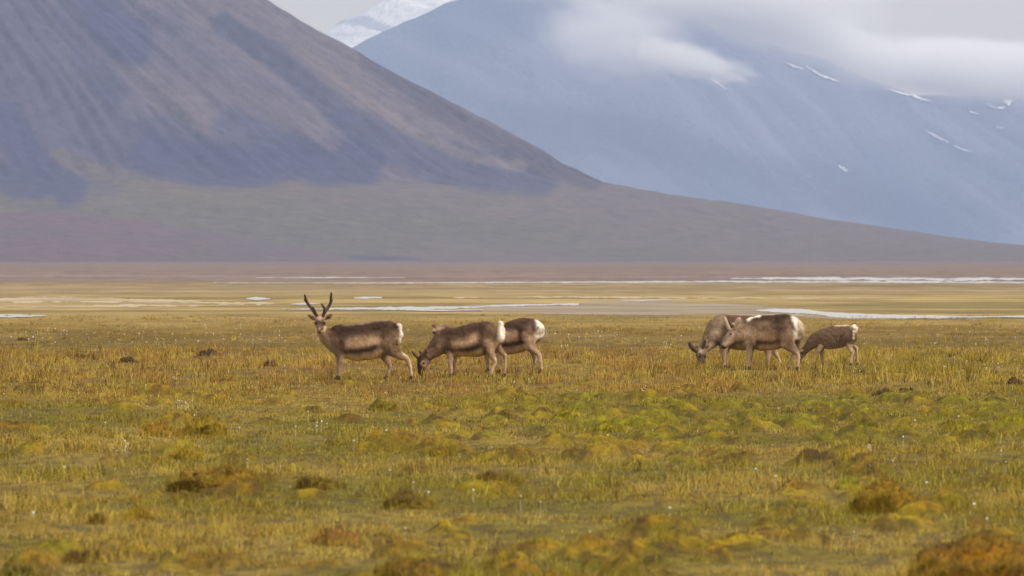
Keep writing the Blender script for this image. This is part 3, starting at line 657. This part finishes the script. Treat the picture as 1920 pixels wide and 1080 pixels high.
# ------------------------------------------------------------------ reindeer
def loft(sections, V, Fq, Ft, seg=16, lat0=Vector((0, 1, 0)), cap=True):
    """sections: (Vector centre, r_inplane, r_lateral); closed tube with rounded ends"""
    pts = [s[0] for s in sections]; n = len(pts)
    S = []
    for i, (c, rn, rl) in enumerate(sections):
        t = (pts[min(i + 1, n - 1)] - pts[max(i - 1, 0)]).normalized()
        S.append((c, rn, rl, t))
    if cap:
        c, rn, rl, t = S[0]; k = min(rn, rl)
        pre = [(c - t * k * .8, rn * .35, rl * .35, t), (c - t * k * .5, rn * .75, rl * .75, t)]
        c, rn, rl, t = S[-1]; k = min(rn, rl)
        post = [(c + t * k * .5, rn * .75, rl * .75, t), (c + t * k * .8, rn * .35, rl * .35, t)]
        S = pre + S + post
    b0 = len(V)
    for c, rn, rl, t in S:
        L = (lat0 - t * lat0.dot(t))
        if L.length < .05: L = Vector((1, 0, 0)) - t * t.x
        L.normalize(); Nn = t.cross(L)
        for k in range(seg):
            a = 2 * math.pi * k / seg
            V.append(c + Nn * (rn * math.cos(a)) + L * (rl * math.sin(a)))
    for i in range(len(S) - 1):
        for k in range(seg):
            a = b0 + i * seg + k; b = b0 + i * seg + (k + 1) % seg
            Fq.append((a, b, b + seg, a + seg))
    for base, flip in ((b0, 1), (b0 + (len(S) - 1) * seg, 0)):
        c = sum((V[base + k] for k in range(seg)), Vector()) / seg
        V.append(c); ci = len(V) - 1
        for k in range(seg):
            a, b = base + k, base + (k + 1) % seg
            Ft.append((ci, b, a) if flip else (ci, a, b))
def catmull(secs, sub=3):
    """refine a list of tuples with Catmull-Rom"""
    A = [np.array(s, float) for s in secs]; out = []
    for i in range(len(A) - 1):
        p0, p1, p2, p3 = A[max(i - 1, 0)], A[i], A[i + 1], A[min(i + 2, len(A) - 1)]
        for k in range(sub):
            t = k / sub
            q = .5 * (2 * p1 + (p2 - p0) * t + (2 * p0 - 5 * p1 + 4 * p2 - p3) * t * t + (3 * p1 - p0 - 3 * p2 + p3) * t ** 3)
            out.append(q)
    out.append(A[-1]); return out
MAT_COAT = mat_attr('reindeer_coat', .95, 55, .22, spec=.05, bump=.5, bump_dist=.012)
MAT_FUR = mat_attr('reindeer_fur', translucent=.35)
MAT_HORN = mat_plain('antler_velvet', (.075, .045, .036), (.12, .075, .058), 40)
MAT_HORNP = mat_plain('pale_antler_velvet', (.34, .26, .17), (.48, .38, .26), 40)
MAT_HOOF = mat_plain('hoof_horn', (.02, .016, .014), (.04, .032, .028), 30, .5)
m_eye = mat_plain('eye_gloss', (.012, .008, .006), (.018, .012, .01), 20, .12); m_eye.node_tree.nodes['Principled BSDF'].inputs['Specular IOR Level'].default_value = .6
VOX = .013
def make_deer(D, idx):
    t = D['tr']; s = t['scale']
    P = lambda u, v, d: to_local(D, u, v, d)
    V, Fq, Ft = [], [], []
    tor = catmull(D['torso'], 3)
    p_ = [P(a[0], (a[1] + a[2]) / 2, a[4]) for a in tor]
    dirv = (p_[-1] - p_[0]); dirv.z = 0
    secs = [(c, max((a[2] - a[1]) / 2 / s, .02), a[3]) for a, c in zip(tor, p_)]
    loft(secs, V, Fq, Ft, 28)
    for tb in D['tubes']:
        tb2 = catmull(tb, 3)
        loft([(P(a[0], a[1], a[4]), max(a[2], 4) / s, max(a[3], .008)) for a in tb2], V, Fq, Ft, 16)
    for h in D['heads']:
        hs = catmull(h['sec'], 3)
        loft([(P(a[0], a[1], a[4]), a[2] / s, a[3]) for a in hs], V, Fq, Ft, 18, Vector(h['lat']).normalized())
    for e in D['ears']:
        pts = [P(*q) for q in e]; k = .8 if idx == 5 else 1
        mid = (pts[0] + pts[1]) / 2
        loft([(pts[0], .022 * k, .016), (mid, .036 * k, .016), (pts[1], .042 * k, .015), (pts[1] * .4 + pts[2] * .6, .030 * k, .014), (pts[2], .012 * k, .011)], V, Fq, Ft, 10, Vector((.2, -1, .1)))
    raw = mesh_obj('body', np.array([tuple(v) for v in V]), [np.array(Fq), np.array(Ft)], MAT_COAT)
    md = raw.modifiers.new('r', 'REMESH'); md.mode = 'VOXEL'; md.voxel_size = VOX * (.75 if idx == 5 else 1); md.use_smooth_shade = True
    ms = raw.modifiers.new('s', 'SMOOTH'); ms.factor = .5; ms.iterations = 5
    dg = bpy.context.evaluated_depsgraph_get(); dg.update()
    me = bpy.data.meshes.new_from_object(raw.evaluated_get(dg))
    old = raw.data; raw.modifiers.clear(); raw.data = me; bpy.data.meshes.remove(old)
    nv = len(me.vertices); co = np.empty(nv * 3, np.float32); me.vertices.foreach_get('co', co); co = co.reshape(-1, 3).astype(float)
    no = np.empty(nv * 3, np.float32); me.vertices.foreach_get('normal', no); no = no.reshape(-1, 3)
    # soft muscle and coat unevenness
    co2 = co + no * ((fbm(co[:, 0] * 7 + 7 * idx, co[:, 2] * 7 + co[:, 1] * 4, 131, 3) - .5) * .034 + (fbm(co[:, 0] * 30, co[:, 2] * 14 + co[:, 1] * 14, 132, 2) - .5) * .008)[:, None]
    me.vertices.foreach_set('co', co2.astype(np.float32).ravel())
    u = co[:, 0] * s + D['cu']; v = t['vfoot'] - co[:, 2] * s
    unit = s / 600.
    jit = (fbm(u / (26 * unit), v / (60 * unit) + co[:, 1] * 8, 133 + idx, 3) - .5) * 26 * unit
    c = np.zeros((nv, 3)) + np.array(D['base'])
    c = paint(c, u, v, D['paint'], jit, .02)
    hc_ = np.array([tuple(P(a_[0], a_[1], a_[4])) for h_ in D['heads'] for a_ in h_['sec']])
    leg = 1 - smooth(.30, .52, co[:, 2])
    for a_ in hc_: leg = leg * smooth(.14, .26, np.linalg.norm(co - a_, axis=1))
    c = lerp(c, np.maximum(c, np.array((.46, .36, .26))), (leg * .62)[:, None])
    c = c * np.array((1.09, 1.0, .92))
    c = c * (1 + .45 * (fbm(co[:, 0] * 6 + idx, co[:, 2] * 9, 135, 3) - .5) + .45 * (fbm(u / (9 * unit), v / (22 * unit), 137, 2) - .5) + .25 * (fbm(co[:, 0] * 70, co[:, 2] * 28 + co[:, 1] * 40, 139, 2) - .5))[:, None]
    set_col(me, c)
    if not me.materials: me.materials.append(MAT_COAT)
    me.polygons.foreach_set('use_smooth', np.ones(len(me.polygons), bool)); me.update()
    root = empty('reindeer', (D['loc'][0], D['loc'][1], 0))
    tag(root, D['label'], 'reindeer', 'reindeer grazing on the plain')
    raw.parent = root; raw.name = 'body'
    # short coat hairs, mostly for a soft outline
    nf = 16000 if idx != 5 else 9000
    tri = np.empty(len(me.polygons), np.int32); me.polygons.foreach_get('loop_start', tri)
    lv = np.empty(len(me.loops), np.int32); me.loops.foreach_get('vertex_index', lv)
    pick = rng.integers(0, len(tri), nf); vi = lv[tri[pick]]
    b = co2[vi] + rng.normal(0, .004, (nf, 3)); nn = no[vi].astype(float)
    back = np.array((1.0, 0, -.55)); flow = back[None, :] - nn * (nn @ back)[:, None]
    flow /= np.linalg.norm(flow, axis=1)[:, None] + 1e-6
    ln = (.016 + .020 * rng.random(nf)) * (.55 + .45 * smooth(.3, .55, b[:, 2]))
    tip = b + (flow * .85 + nn * .5 + rng.normal(0, .16, (nf, 3))) * ln[:, None]
    side = np.cross(flow, nn); side *= .0032
    HV = np.concatenate([b - side - nn * .004, b + side - nn * .004, tip]); ar = np.arange(nf)
    hc = c[vi] * (1.08 + .5 * (rng.random(nf) - .5))[:, None]
    fur = mesh_obj('fur', HV, np.stack([ar, ar + nf, ar + 2 * nf], 1), MAT_FUR, root, np.concatenate([hc, hc, hc * 1.12]))
    fur['kind'] = 'stuff'
    for paths, colr in D['antlers']:
        V, Fq, Ft = [], [], []
        for pth in paths:
            loft([(P(a[0], a[1], a[2]), max(a[3] * 1.3 / s, .010), max(a[3] * 1.3 / s, .010)) for a in catmull(pth, 4)], V, Fq, Ft, 10, Vector((.3, 1, .2)))
        A = np.array([tuple(q) for q in V]); A = A + (fbm(A[:, 0] * 40, A[:, 2] * 40, 141, 2) - .5)[:, None] * .006
        mesh_obj('antler', A, [np.array(Fq), np.array(Ft)], MAT_HORN if colr == VEL else MAT_HORNP, root)
    for e in D['eyes']:
        bm = bmesh.new(); bmesh.ops.create_uvsphere(bm, u_segments=12, v_segments=8, radius=.017)
        me_ = bpy.data.meshes.new('eye'); bm.to_mesh(me_); bm.free(); me_.materials.append(m_eye)
        for p in me_.polygons: p.use_smooth = True
        o = bpy.data.objects.new('eye', me_); COL.objects.link(o); o.parent = root; o.location = P(*e); o.scale = (1, .8, .9)
    for tb in D['tubes'][1:5]:                    # cloven hooves
        a = tb[-1]; q = P(a[0], a[1], a[4]); V, Fq, Ft = [], [], []
        for sy in (-.021, .021):
            loft([(Vector((q.x + .012, q.y + sy, .055)), .024, .018), (Vector((q.x - .012, q.y + sy * 1.15, .022)), .032, .022), (Vector((q.x - .04, q.y + sy * 1.2, .006)), .022, .018)], V, Fq, Ft, 10)
        mesh_obj('hoof', np.array([tuple(z) for z in V]), [np.array(Fq), np.array(Ft)], MAT_HOOF, root)
    return root
for i, D in enumerate(DEER): make_deer(D, i)

# ------------------------------------------------------------------ grass blades, moss strands, cotton grass
MAT_GRASS = mat_attr('grass_blades', translucent=.45)
def blades(name, x, y, z, h, w, lean, col, seed, mid=True, parent=None, tipc=1.15):
    n = len(x); r = np.random.default_rng(seed)
    a = r.random(n) * 6.283
    lx, ly = np.cos(a) * lean * h, np.sin(a) * lean * h
    f = r.normal(0, .6, n); sx, sy = np.cos(f) * w * .5, np.sin(f) * w * .5
    b0 = np.stack([x - sx, y - sy, z - .02], 1); b1 = np.stack([x + sx, y + sy, z - .02], 1)
    up = np.sqrt(np.clip(1 - lean ** 2, .05, 1)) * h
    tp = np.stack([x + lx, y + ly, z + up], 1)
    i = np.arange(n)
    if mid:
        m0 = np.stack([x + lx * .35 - sx * .8, y + ly * .35 - sy * .8, z + up * .58], 1); m1 = np.stack([x + lx * .35 + sx * .8, y + ly * .35 + sy * .8, z + up * .58], 1)
        V = np.concatenate([b0, b1, m0, m1, tp])
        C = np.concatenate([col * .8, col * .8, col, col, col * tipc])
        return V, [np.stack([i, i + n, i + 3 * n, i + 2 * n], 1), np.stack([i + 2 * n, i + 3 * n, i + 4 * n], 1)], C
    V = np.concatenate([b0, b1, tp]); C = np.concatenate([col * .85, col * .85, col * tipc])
    return V, [np.stack([i, i + n, i + 2 * n], 1)], C
def pick(n, y0, y1, power=1.0):
    y = y0 + (y1 - y0) * rng.random(n) ** power
    return (rng.random(n) * 2 - 1) * dense_half(y) * .97, y
def blade_colour(x, y, v=.3):
    c = grass_zone(x, y)
    n = len(x); k = rng.random(n)
    c = np.where((k < .16)[:, None], np.array((.54, .41, .115)), c)
    c = np.where(((k > .16) & (k < .28) & (y < 105))[:, None], np.array((.13, .118, .012)), c)
    c = np.where((k > .90)[:, None], np.array((.21, .098, .028)), c)
    return c * (1 + v * (rng.random(n)[:, None] * 2 - 1))
def grass_layer(name, n, y0, y1, hmin, hmax, w, seed, power=1.0, mid=True, thin_moss=.6):
    per = 11
    cx, cy_ = pick(n // per, y0, y1, power)
    tall_c = np.repeat(.45 + .9 * rng.random(len(cx)) ** 1.5, per); hue_c = np.repeat(np.where(rng.random(len(cx)) < .07, -3.0, rng.normal(0, 1, len(cx))), per)
    sp = np.repeat(.03 + .09 * rng.random(len(cx)), per)
    ox, oy = rng.normal(0, 1, len(cx) * per) * sp, rng.normal(0, 1, len(cx) * per) * sp
    x, y = np.repeat(cx, per) + ox, np.repeat(cy_, per) + oy
    n = len(x)
    cl = fbm(x / .55, y / 1.1, 151 + seed, 3); big = fbm(x / 2.4, y / 5.0, 157, 3)
    ms = ground_at(MOSS, x, y)
    dens = smooth(.28, .58, cl) * (.45 + .55 * smooth(.35, .6, big)) * (1 - thin_moss * ms)
    k = rng.random(n) < dens + .14 + .9 * (1 - feet_guard(x, y))
    x, y, cl, big, tall_c, hue_c, ox, oy = x[k], y[k], cl[k], big[k], tall_c[k], hue_c[k], ox[k], oy[k]
    tall = .55 + .75 * smooth(.4, .65, big) * smooth(.35, .6, cl)
    h = (hmin + (hmax - hmin) * rng.random(len(x)) ** 1.6) * tall * tall_c
    h = h * (2.0 - 1.0 * feet_guard(x, y))
    col = blade_colour(x, y) * (1 + .27 * np.clip(hue_c, -3.3, 2.2))[:, None]
    col[:, 1] *= 1 + .06 * np.clip(hue_c, -1.5, 1.5)
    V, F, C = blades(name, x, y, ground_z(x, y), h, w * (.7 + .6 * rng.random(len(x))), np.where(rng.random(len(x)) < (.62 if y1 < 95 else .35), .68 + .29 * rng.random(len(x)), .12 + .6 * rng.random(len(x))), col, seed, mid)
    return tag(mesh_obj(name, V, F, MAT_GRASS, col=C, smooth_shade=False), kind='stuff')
tag(grass_layer('grass', 200000, 31, 62, .03, .15, .0050, 1, thin_moss=.68), 'blurred foreground grass of straw and green blades among moss', 'grass')
tag(grass_layer('grass', 250000, 60, 92, .03, .12, .0060, 2, thin_moss=.7), 'green and straw grass between the foreground and the reindeer', 'grass')
tag(grass_layer('grass', 170000, 88, 128, .06, .25, .0075, 3, thin_moss=.5), 'reddish straw grass round the legs of the reindeer', 'grass')
tag(grass_layer('grass', 110000, 125, 205, .04, .13, .0130, 4, 1.0, False, .3), 'short ochre grass behind the reindeer towards the river', 'grass')
# draped moss and sedge strands on the cushions
def moss_strands():
    x, y = pick(620000, 31, 100, .9)
    ms = ground_at(MOSS, x, y); k = rng.random(len(x)) < ms * 1.2
    x, y = x[k], y[k]; hue_ = ground_at(MHUE, x, y)
    c = moss_col(hue_, rng.random(len(x))) * (1.25 + 1.0 * (rng.random(len(x))[:, None] - .5))
    kk = rng.random(len(x))
    c = np.where((kk < .15)[:, None], np.array((.060, .042, .014)), np.where((kk > .84)[:, None], np.array((.40, .30, .075)), c))
    V, F, C = blades('moss', x, y, ground_z(x, y), .025 + .06 * rng.random(len(x)) ** 1.5, .005 + .006 * rng.random(len(x)), .25 + .68 * rng.random(len(x)), c, 9, False)
    return tag(mesh_obj('moss', V, F, MAT_GRASS, col=C, smooth_shade=False), 'ochre and yellow green moss covering the tussocks', 'moss', kind='stuff')
moss_strands()
def cotton():
    P = []
    for n, x0, x1, y0, y1 in [(70, -20, 540, 612, 650), (30, 640, 1000, 622, 680), (34, 1040, 1330, 612, 670), (40, 1600, 1940, 620, 720), (40, 0, 1940, 690, 830), (26, 0, 1940, 830, 1040)]:
        for _ in range(n): P.append((random.uniform(x0, x1), random.uniform(y0, y1)))
    for cx_, cy_, n in [(345, 772, 8), (1012, 632, 10), (1210, 745, 5), (600, 810, 5), (830, 632, 5), (640, 700, 2), (1605, 705, 5), (370, 795, 4), (230, 850, 4)]:
        for _ in range(n): P.append((random.gauss(cx_, 9), random.gauss(cy_, 3)))
    bm = bmesh.new(); bmesh.ops.create_icosphere(bm, subdivisions=1, radius=1)
    bv = np.array([v.co[:] for v in bm.verts]); bf = np.array([[v.index for v in f.verts] for f in bm.faces]); bm.free()
    V, F = [], []; k = 0
    for a, b in P:
        x, y = px_ground(a, b); z = float(ground_z([x], [y])[0]); r = random.uniform(.005, .010) if b > 680 else random.uniform(.007, .014); h = random.uniform(.05, .14)
        q = bv * (r, r, r * random.uniform(.8, 1.4)) * (1 + .3 * rng.random((len(bv), 1)))
        V.append(q + (x, y, z + h)); F.append(bf + k); k += len(bv)
        V.append(np.array([(x - .002, y, z - .01), (x + .002, y, z - .01), (x, y, z + h)])); F.append(np.array([[k, k + 1, k + 2]])); k += 3
    m = mat_plain('cotton_grass_fluff', (.72, .69, .62), (.86, .84, .78), 30)
    tag(mesh_obj('cotton_grass', np.concatenate(V), np.concatenate(F), m), 'tiny white cotton grass heads scattered through the pasture', 'cotton grass', kind='stuff')
cotton()

# ------------------------------------------------------------------ single hummocks, clods and stones that stand out
def dome(name, px, py, wpx, hpx, col, label, cat, strands=260, rough=.22, seed=0, depth=.9, crag=0):
    # a cushion of moss or a lump of earth bedded in the turf
    x, y = px_ground(px, py); ppm = F_PX / y
    rx, hz = wpx / ppm / 2, hpx / ppm; ry = rx * depth
    z0 = float(ground_z([x], [y])[0]) - .05
    nu, nv_ = 56, 18
    hz = min(hz, rx * .55)
    V, Cc = [], []
    col = np.array(col) * ((1.9, 1.8, 1.3) if name == 'moss_hummock' else 1)
    for j in range(nv_):
        ph_ = j / (nv_ - 1) * math.pi / 2
        a = np.arange(nu) / nu * 2 * math.pi
        rr = math.cos(ph_) ** .8; zz = math.sin(ph_)
        nx = fbm(np.cos(a) * 1.4 * rr + seed * 3.1 + 5, np.sin(a) * 1.4 * rr + zz * 1.5 + 9, 161, 4)
        n2 = fbm(np.cos(a) * 6 * rr + seed, np.sin(a) * 6 * rr + zz * 5, 163, 3)
        k = 1 + rough * 4.0 * (nx - .5) + (.16 + crag) * 2 * (n2 - .5)
        V += list(np.stack([np.cos(a) * rr * rx * k, np.sin(a) * rr * ry * k, -.02 + (hz + .05) * zz * k], 1))
        c = col[None, :] * (.72 + .5 * n2 + .35 * (nx - .5))[:, None]
        c = c * (.8 + .75 * (fbm(np.cos(a) * 3 * rr + 7 + seed, np.sin(a) * 3 * rr + zz * 2, 167, 3)))[:, None]
        c = lerp(c, np.array((.12, .095, .014)) if name == 'moss_hummock' else c, (.55 * smooth(.40, .62, nx))[:, None]) if name == 'moss_hummock' else c
        c = lerp(c, np.array((.06, .038, .018)), (.6 * smooth(.52, .66, n2))[:, None])
        Cc += list(c)
    V, Cc = np.array(V), np.array(Cc)
    V = V + ((fbm(V[:, 0] * 11 + seed, V[:, 1] * 11 + V[:, 2] * 9, 169, 3) - .5) * .09 * (V[:, 2] > 0))[:, None] * np.array((.5, .5, 1))
    V[-nu:] = V[-nu:].mean(0)
    F = []
    for j in range(nv_ - 1):
        i = np.arange(nu); F.append(np.stack([j * nu + i, j * nu + (i + 1) % nu, (j + 1) * nu + (i + 1) % nu, (j + 1) * nu + i], 1))
    F = [np.concatenate(F)]
    if strands:
        strands = int(strands * 1.6 * max(1, (rx / .2) ** 1.6))
        p = rng.integers(nu, len(V) - nu, strands)
        f = rng.random((strands, 1)); b = V[p] * f + V[(p + 1) % len(V)] * (1 - f)
        far_ = np.linalg.norm(V[p] - V[(p + 1) % len(V)], axis=1) > rx * .5
        b[far_] = V[p][far_]
        BV, BF, BC = blades('', b[:, 0], b[:, 1], b[:, 2], .02 + .06 * rng.random(strands) ** 1.5, .005 + .006 * rng.random(strands), .3 + .6 * rng.random(strands), np.where(rng.random((strands, 1)) < .25, np.array((.06, .042, .016)), Cc[p] * (1.2 + .9 * (rng.random((strands, 1)) - .4))), seed + 300, False)
        F.append(BF[0] + len(V)); V = np.concatenate([V, BV]); Cc = np.concatenate([Cc, BC])
    if strands:
        ng = int(strands * .55); p2 = rng.integers(0, nu * 9, ng); gb_ = V[p2] * rng.uniform(.9, 1.12, (ng, 1)); gb_[:, 2] = V[p2][:, 2]
        gc = grass_zone(gb_[:, 0] + x, gb_[:, 1] + y) * rng.uniform(.5, 1.25, (ng, 1))
        BV, BF, BC = blades('', gb_[:, 0], gb_[:, 1], gb_[:, 2], .05 + .10 * rng.random(ng) ** 1.5, .0045 + .003 * rng.random(ng), .2 + .75 * rng.random(ng), gc, seed + 700, False)
        F.append(BF[0] + len(V)); V = np.concatenate([V, BV]); Cc = np.concatenate([Cc, BC])
    o = mesh_obj(name, V, F, MAT_MOSS, col=Cc)
    o.location = (x, y, z0)
    return tag(o, label, cat)
MAT_MOSS = mat_attr('moss_cushion', .95, 60, .35, spec=.05, bump=.7, bump_dist=.02)
OR = (.215, .115, .012); OLV = (.15, .115, .016); YG = (.215, .20, .010); DG = (.085, .085, .012); DBR = (.075, .045, .018); YE = (.27, .19, .012); RB = (.15, .075, .03)
HUM = [
 (1835,1095,290,92,(.165,.085,.010),'big orange brown moss hummock filling the bottom right corner of the picture'),
 (1895,1090,120,72,(.26,.165,.012),'yellow moss mound leaning on the big hummock at the bottom right corner'),
 (380,818,88,34,(.185,.135,.016),'rounded ochre moss hummock just below a cluster of white cotton grass on the left'),
 (298,818,84,24,(.19,.11,.018),'flat ochre moss hummock left of the rounded one below the white cotton grass'),
 (345,858,74,30,(.20,.135,.012),'orange and green moss hummock in the lower left pasture below two ochre ones'),
 (412,922,180,42,(.15,.09,.014),'wide dark ochre moss hummock in the lower left foreground'),
 (925,912,92,46,(.105,.07,.018),'dark brown moss hummock in the middle of the foreground'),
 (826,856,60,30,(.165,.11,.014),'small brown moss hummock below the grazing reindeer, above the darkest one'),
 (598,918,92,30,(.12,.075,.018),'low dark moss hummock between the wide ochre one and the middle of the foreground'),
 (757,955,92,38,(.10,.066,.018),'dark moss hummock with a brown side left of the middle foreground'),
 (622,1022,105,32,(.16,.082,.032),'blurred reddish brown hummock near the bottom, left of centre'),
 (760,1098,180,42,(.14,.085,.014),'blurred dark ochre hummock cut by the bottom edge, left of centre'),
 (1066,792,60,26,(.185,.165,.012),'bright green moss hummock in the middle distance below the gap between the two groups'),
 (1141,812,52,26,(.17,.15,.014),'olive moss hummock just right of and below the bright green one in the middle'),
 (1622,808,62,32,DG,'dark green moss tussock below the calf'),
 (1803,812,74,34,YG,'bright yellow green moss hummock on the right side of the pasture'),
 (1902,804,84,36,(.20,.19,.010),'bright green moss hummock at the right edge of the picture'),
 (1842,826,42,28,(.06,.055,.014),'nearly black moss tussock between the two bright hummocks on the right'),
 (942,786,36,22,(.055,.05,.014),'small dark tussock in the middle distance below the hidden reindeer'),
 (1421,797,30,24,(.10,.125,.012),'small green grass tussock below the reindeer with pale antlers'),
 (1660,968,125,44,(.20,.118,.014),'blurred orange moss hummock in the right foreground'),
 (1592,918,64,32,(.16,.18,.012),'blurred bright green moss mound in the right foreground'),
 (28,1082,90,66,(.06,.062,.012),'blurred dark green tussock in the bottom left corner'),
 (150,1052,66,38,(.095,.06,.022),'blurred dark brown hummock near the bottom left corner'),
 (256,978,54,46,YE,'blurred bright yellow moss mound in the left foreground'),
 (718,772,56,30,(.13,.11,.016),'olive brown hummock below the antlered reindeer'),
 (1144,783,22,12,(.27,.26,.010),'tiny lemon yellow moss cushion behind the bright green hummocks in the middle'),
 (185,985,40,44,(.13,.075,.012),'blurred brown moss mound left of the bright yellow one'),
]
HUM = [h for h in HUM]
for i, (a, b, w_, h_, c, lab) in enumerate(HUM): dome('moss_hummock', a, b, w_, h_, c, lab, 'hummock', 420, seed=i)
CL = [
 (1615,704,30,11,'dark earth clod on the grass right below the calf'),
 (1752,720,24,13,'dark earth clod, left one of a pair right of the calf'),
 (1811,718,24,11,'dark earth clod, right one of a pair right of the calf'),
 (1908,720,38,14,'dark earth clod at the right edge behind the pasture hummocks'),
 (1705,744,74,15,'long dark strip of bare earth in the right pasture'),
 (1655,745,42,9,'low bare earth patch touching the left end of the long dark strip'),
 (1478,697,15,13,'small dark clod beside the hind hooves of the reindeer with pale antlers'),
 (126,671,24,9,'dark earth clod, leftmost of a loose row left of the antlered reindeer'),
 (156,673,32,9,'dark earth clod, second from the left in the loose row left of the antlered reindeer'),
 (388,669,42,11,'wide dark clod halfway between the left edge and the antlered reindeer'),
 (246,684,40,10,'dark earth clod on the reddish grass between the loose row and the wide clod'),
 (506,691,30,10,'dark earth clod nearest to the chest side of the antlered reindeer'),
 (42,640,18,10,'far dark tuft near the left edge behind the loose row of clods'),
]
for i, (a, b, w_, h_, lab) in enumerate(CL): dome('earth_clod', a, b, w_, h_, (.085, .056, .032), lab, 'clod', 260, .4, 60 + i, .9, .25)
MAT_MOSS2 = MAT_MOSS
for i, (a, b, w_, h_, lab) in enumerate([(1572,852,26,16,'pale weathered stone, left one in the clump below the dark green tussock'), (1612,850,40,22,'pale weathered stone, larger one in the clump below the dark green tussock'),
                                          (1415,878,14,10,'small white stone in the grass below the reindeer with pale antlers'), (1243,836,20,12,'pale pinkish stone at the edge of the green moss in the middle')]):
    dome('stone', a, b, w_, h_, (.34, .27, .18) if i != 2 else (.75, .72, .66), lab, 'stone', 0, .35, 90 + i, .8, .15)

# ------------------------------------------------------------------ clouds hanging on the far mountain
def cloud(name, px, py, dist, wpx, hpx, thick, dens, scale, label, seed, shear=0, lo=.42, hi=.72, edge_pow=1.0):
    k = dist / F_PX
    bm = bmesh.new(); bmesh.ops.create_icosphere(bm, subdivisions=4, radius=1)
    me = bpy.data.meshes.new(name); bm.to_mesh(me); bm.free()
    o = bpy.data.objects.new(name, me); COL.objects.link(o)
    o.location = ((px - 960) * k, dist, CAM_H + (HOR - py) * k)
    o.scale = (wpx * k / 2, thick / 2, hpx * k / 2); o.rotation_euler = (0, R(shear), 0)
    m = bpy.data.materials.new(name); m.use_nodes = True; t = m.node_tree; t.nodes.clear()
    out = N(t, 'ShaderNodeOutputMaterial'); pv = N(t, 'ShaderNodeVolumePrincipled')
    pv.inputs['Color'].default_value = (1, .985, .96, 1); pv.inputs['Anisotropy'].default_value = .2
    tc_ = N(t, 'ShaderNodeTexCoord')
    ln = N(t, 'ShaderNodeVectorMath', operation='LENGTH'); t.links.new(tc_.outputs['Object'], ln.inputs[0])
    fo = N(t, 'ShaderNodeMapRange', interpolation_type='SMOOTHSTEP'); fo.inputs['From Min'].default_value = 1.0; fo.inputs['From Max'].default_value = .25
    t.links.new(ln.outputs['Value'], fo.inputs[0])
    mp_ = N(t, 'ShaderNodeMapping'); mp_.inputs['Scale'].default_value = (scale * wpx / hpx * .45, 1.0 * scale * .6, scale); mp_.inputs['Location'].default_value = (seed * 3.7, seed, seed * 1.3)
    t.links.new(tc_.outputs['Object'], mp_.inputs[0])
    n = N(t, 'ShaderNodeTexNoise'); n.inputs['Scale'].default_value = 1.0; n.inputs['Detail'].default_value = 4; n.inputs['Roughness'].default_value = .55
    t.links.new(mp_.outputs[0], n.inputs['Vector'])
    a1 = N(t, 'ShaderNodeMath', operation='ADD'); t.links.new(n.outputs[0], a1.inputs[0])
    s1 = N(t, 'ShaderNodeMath', operation='MULTIPLY'); t.links.new(fo.outputs[0], s1.inputs[0]); s1.inputs[1].default_value = .55
    t.links.new(s1.outputs[0], a1.inputs[1])
    rr = N(t, 'ShaderNodeMapRange', interpolation_type='SMOOTHSTEP'); rr.inputs['From Min'].default_value = lo + .25; rr.inputs['From Max'].default_value = hi + .35
    rr.inputs['To Max'].default_value = 1
    t.links.new(a1.outputs[0], rr.inputs[0])
    m2 = N(t, 'ShaderNodeMath', operation='MULTIPLY'); t.links.new(rr.outputs[0], m2.inputs[0]); t.links.new(fo.outputs[0], m2.inputs[1])
    m3 = N(t, 'ShaderNodeMath', operation='MULTIPLY'); t.links.new(m2.outputs[0], m3.inputs[0]); m3.inputs[1].default_value = dens
    t.links.new(m3.outputs[0], pv.inputs['Density'])
    t.links.new(pv.outputs[0], out.inputs['Volume'])
    me.materials.append(m)
    return tag(o, label, 'cloud', kind='stuff')
cloud('cloud', 1285, 112, 10900, 420, 100, 260, .030, 2.6, 'wispy white cloud tail hanging on the far mountain side', 1, 15, .36, .75)
cloud('cloud', 1150, 70, 10850, 460, 260, 300, .012, 2.6, 'thin veil of cloud over the upper slope of the far mountain', 2, 10, .30, .80)
cloud('cloud', 1290, -30, 11050, 1000, 210, 500, .022, 1.6, 'white cloud bank covering the top of the far mountain', 3, 5, .16, .55)
cloud('cloud', 1470, 50, 11150, 620, 150, 400, .020, 2.0, 'grey cloud lying over the long ridge right of the far summit', 5, 13, .2, .62)
cloud('cloud', 1830, 130, 11200, 800, 150, 500, .026, 1.5, 'pale cloud bank lying on the right ridge of the far mountain', 4, 4, .12, .45)

# ------------------------------------------------------------------ haze over the whole valley
bm = bmesh.new(); bmesh.ops.create_cube(bm, size=1)
me = bpy.data.meshes.new('haze'); bm.to_mesh(me); bm.free()
hz = bpy.data.objects.new('haze', me); COL.objects.link(hz)
hz.scale = (16000, 16200, 806); hz.location = (0, 5800, 398)
m = bpy.data.materials.new('valley_haze'); m.use_nodes = True; t = m.node_tree; t.nodes.clear()
out = N(t, 'ShaderNodeOutputMaterial'); pv = N(t, 'ShaderNodeVolumePrincipled')
pv.inputs['Color'].default_value = (.49, .65, 1.0, 1); pv.inputs['Density'].default_value = 7.2e-5; pv.inputs['Anisotropy'].default_value = .0
t.links.new(pv.outputs[0], out.inputs['Volume']); me.materials.append(m)
tag(hz, 'pale blue haze in the valley air', 'haze', kind='stuff')
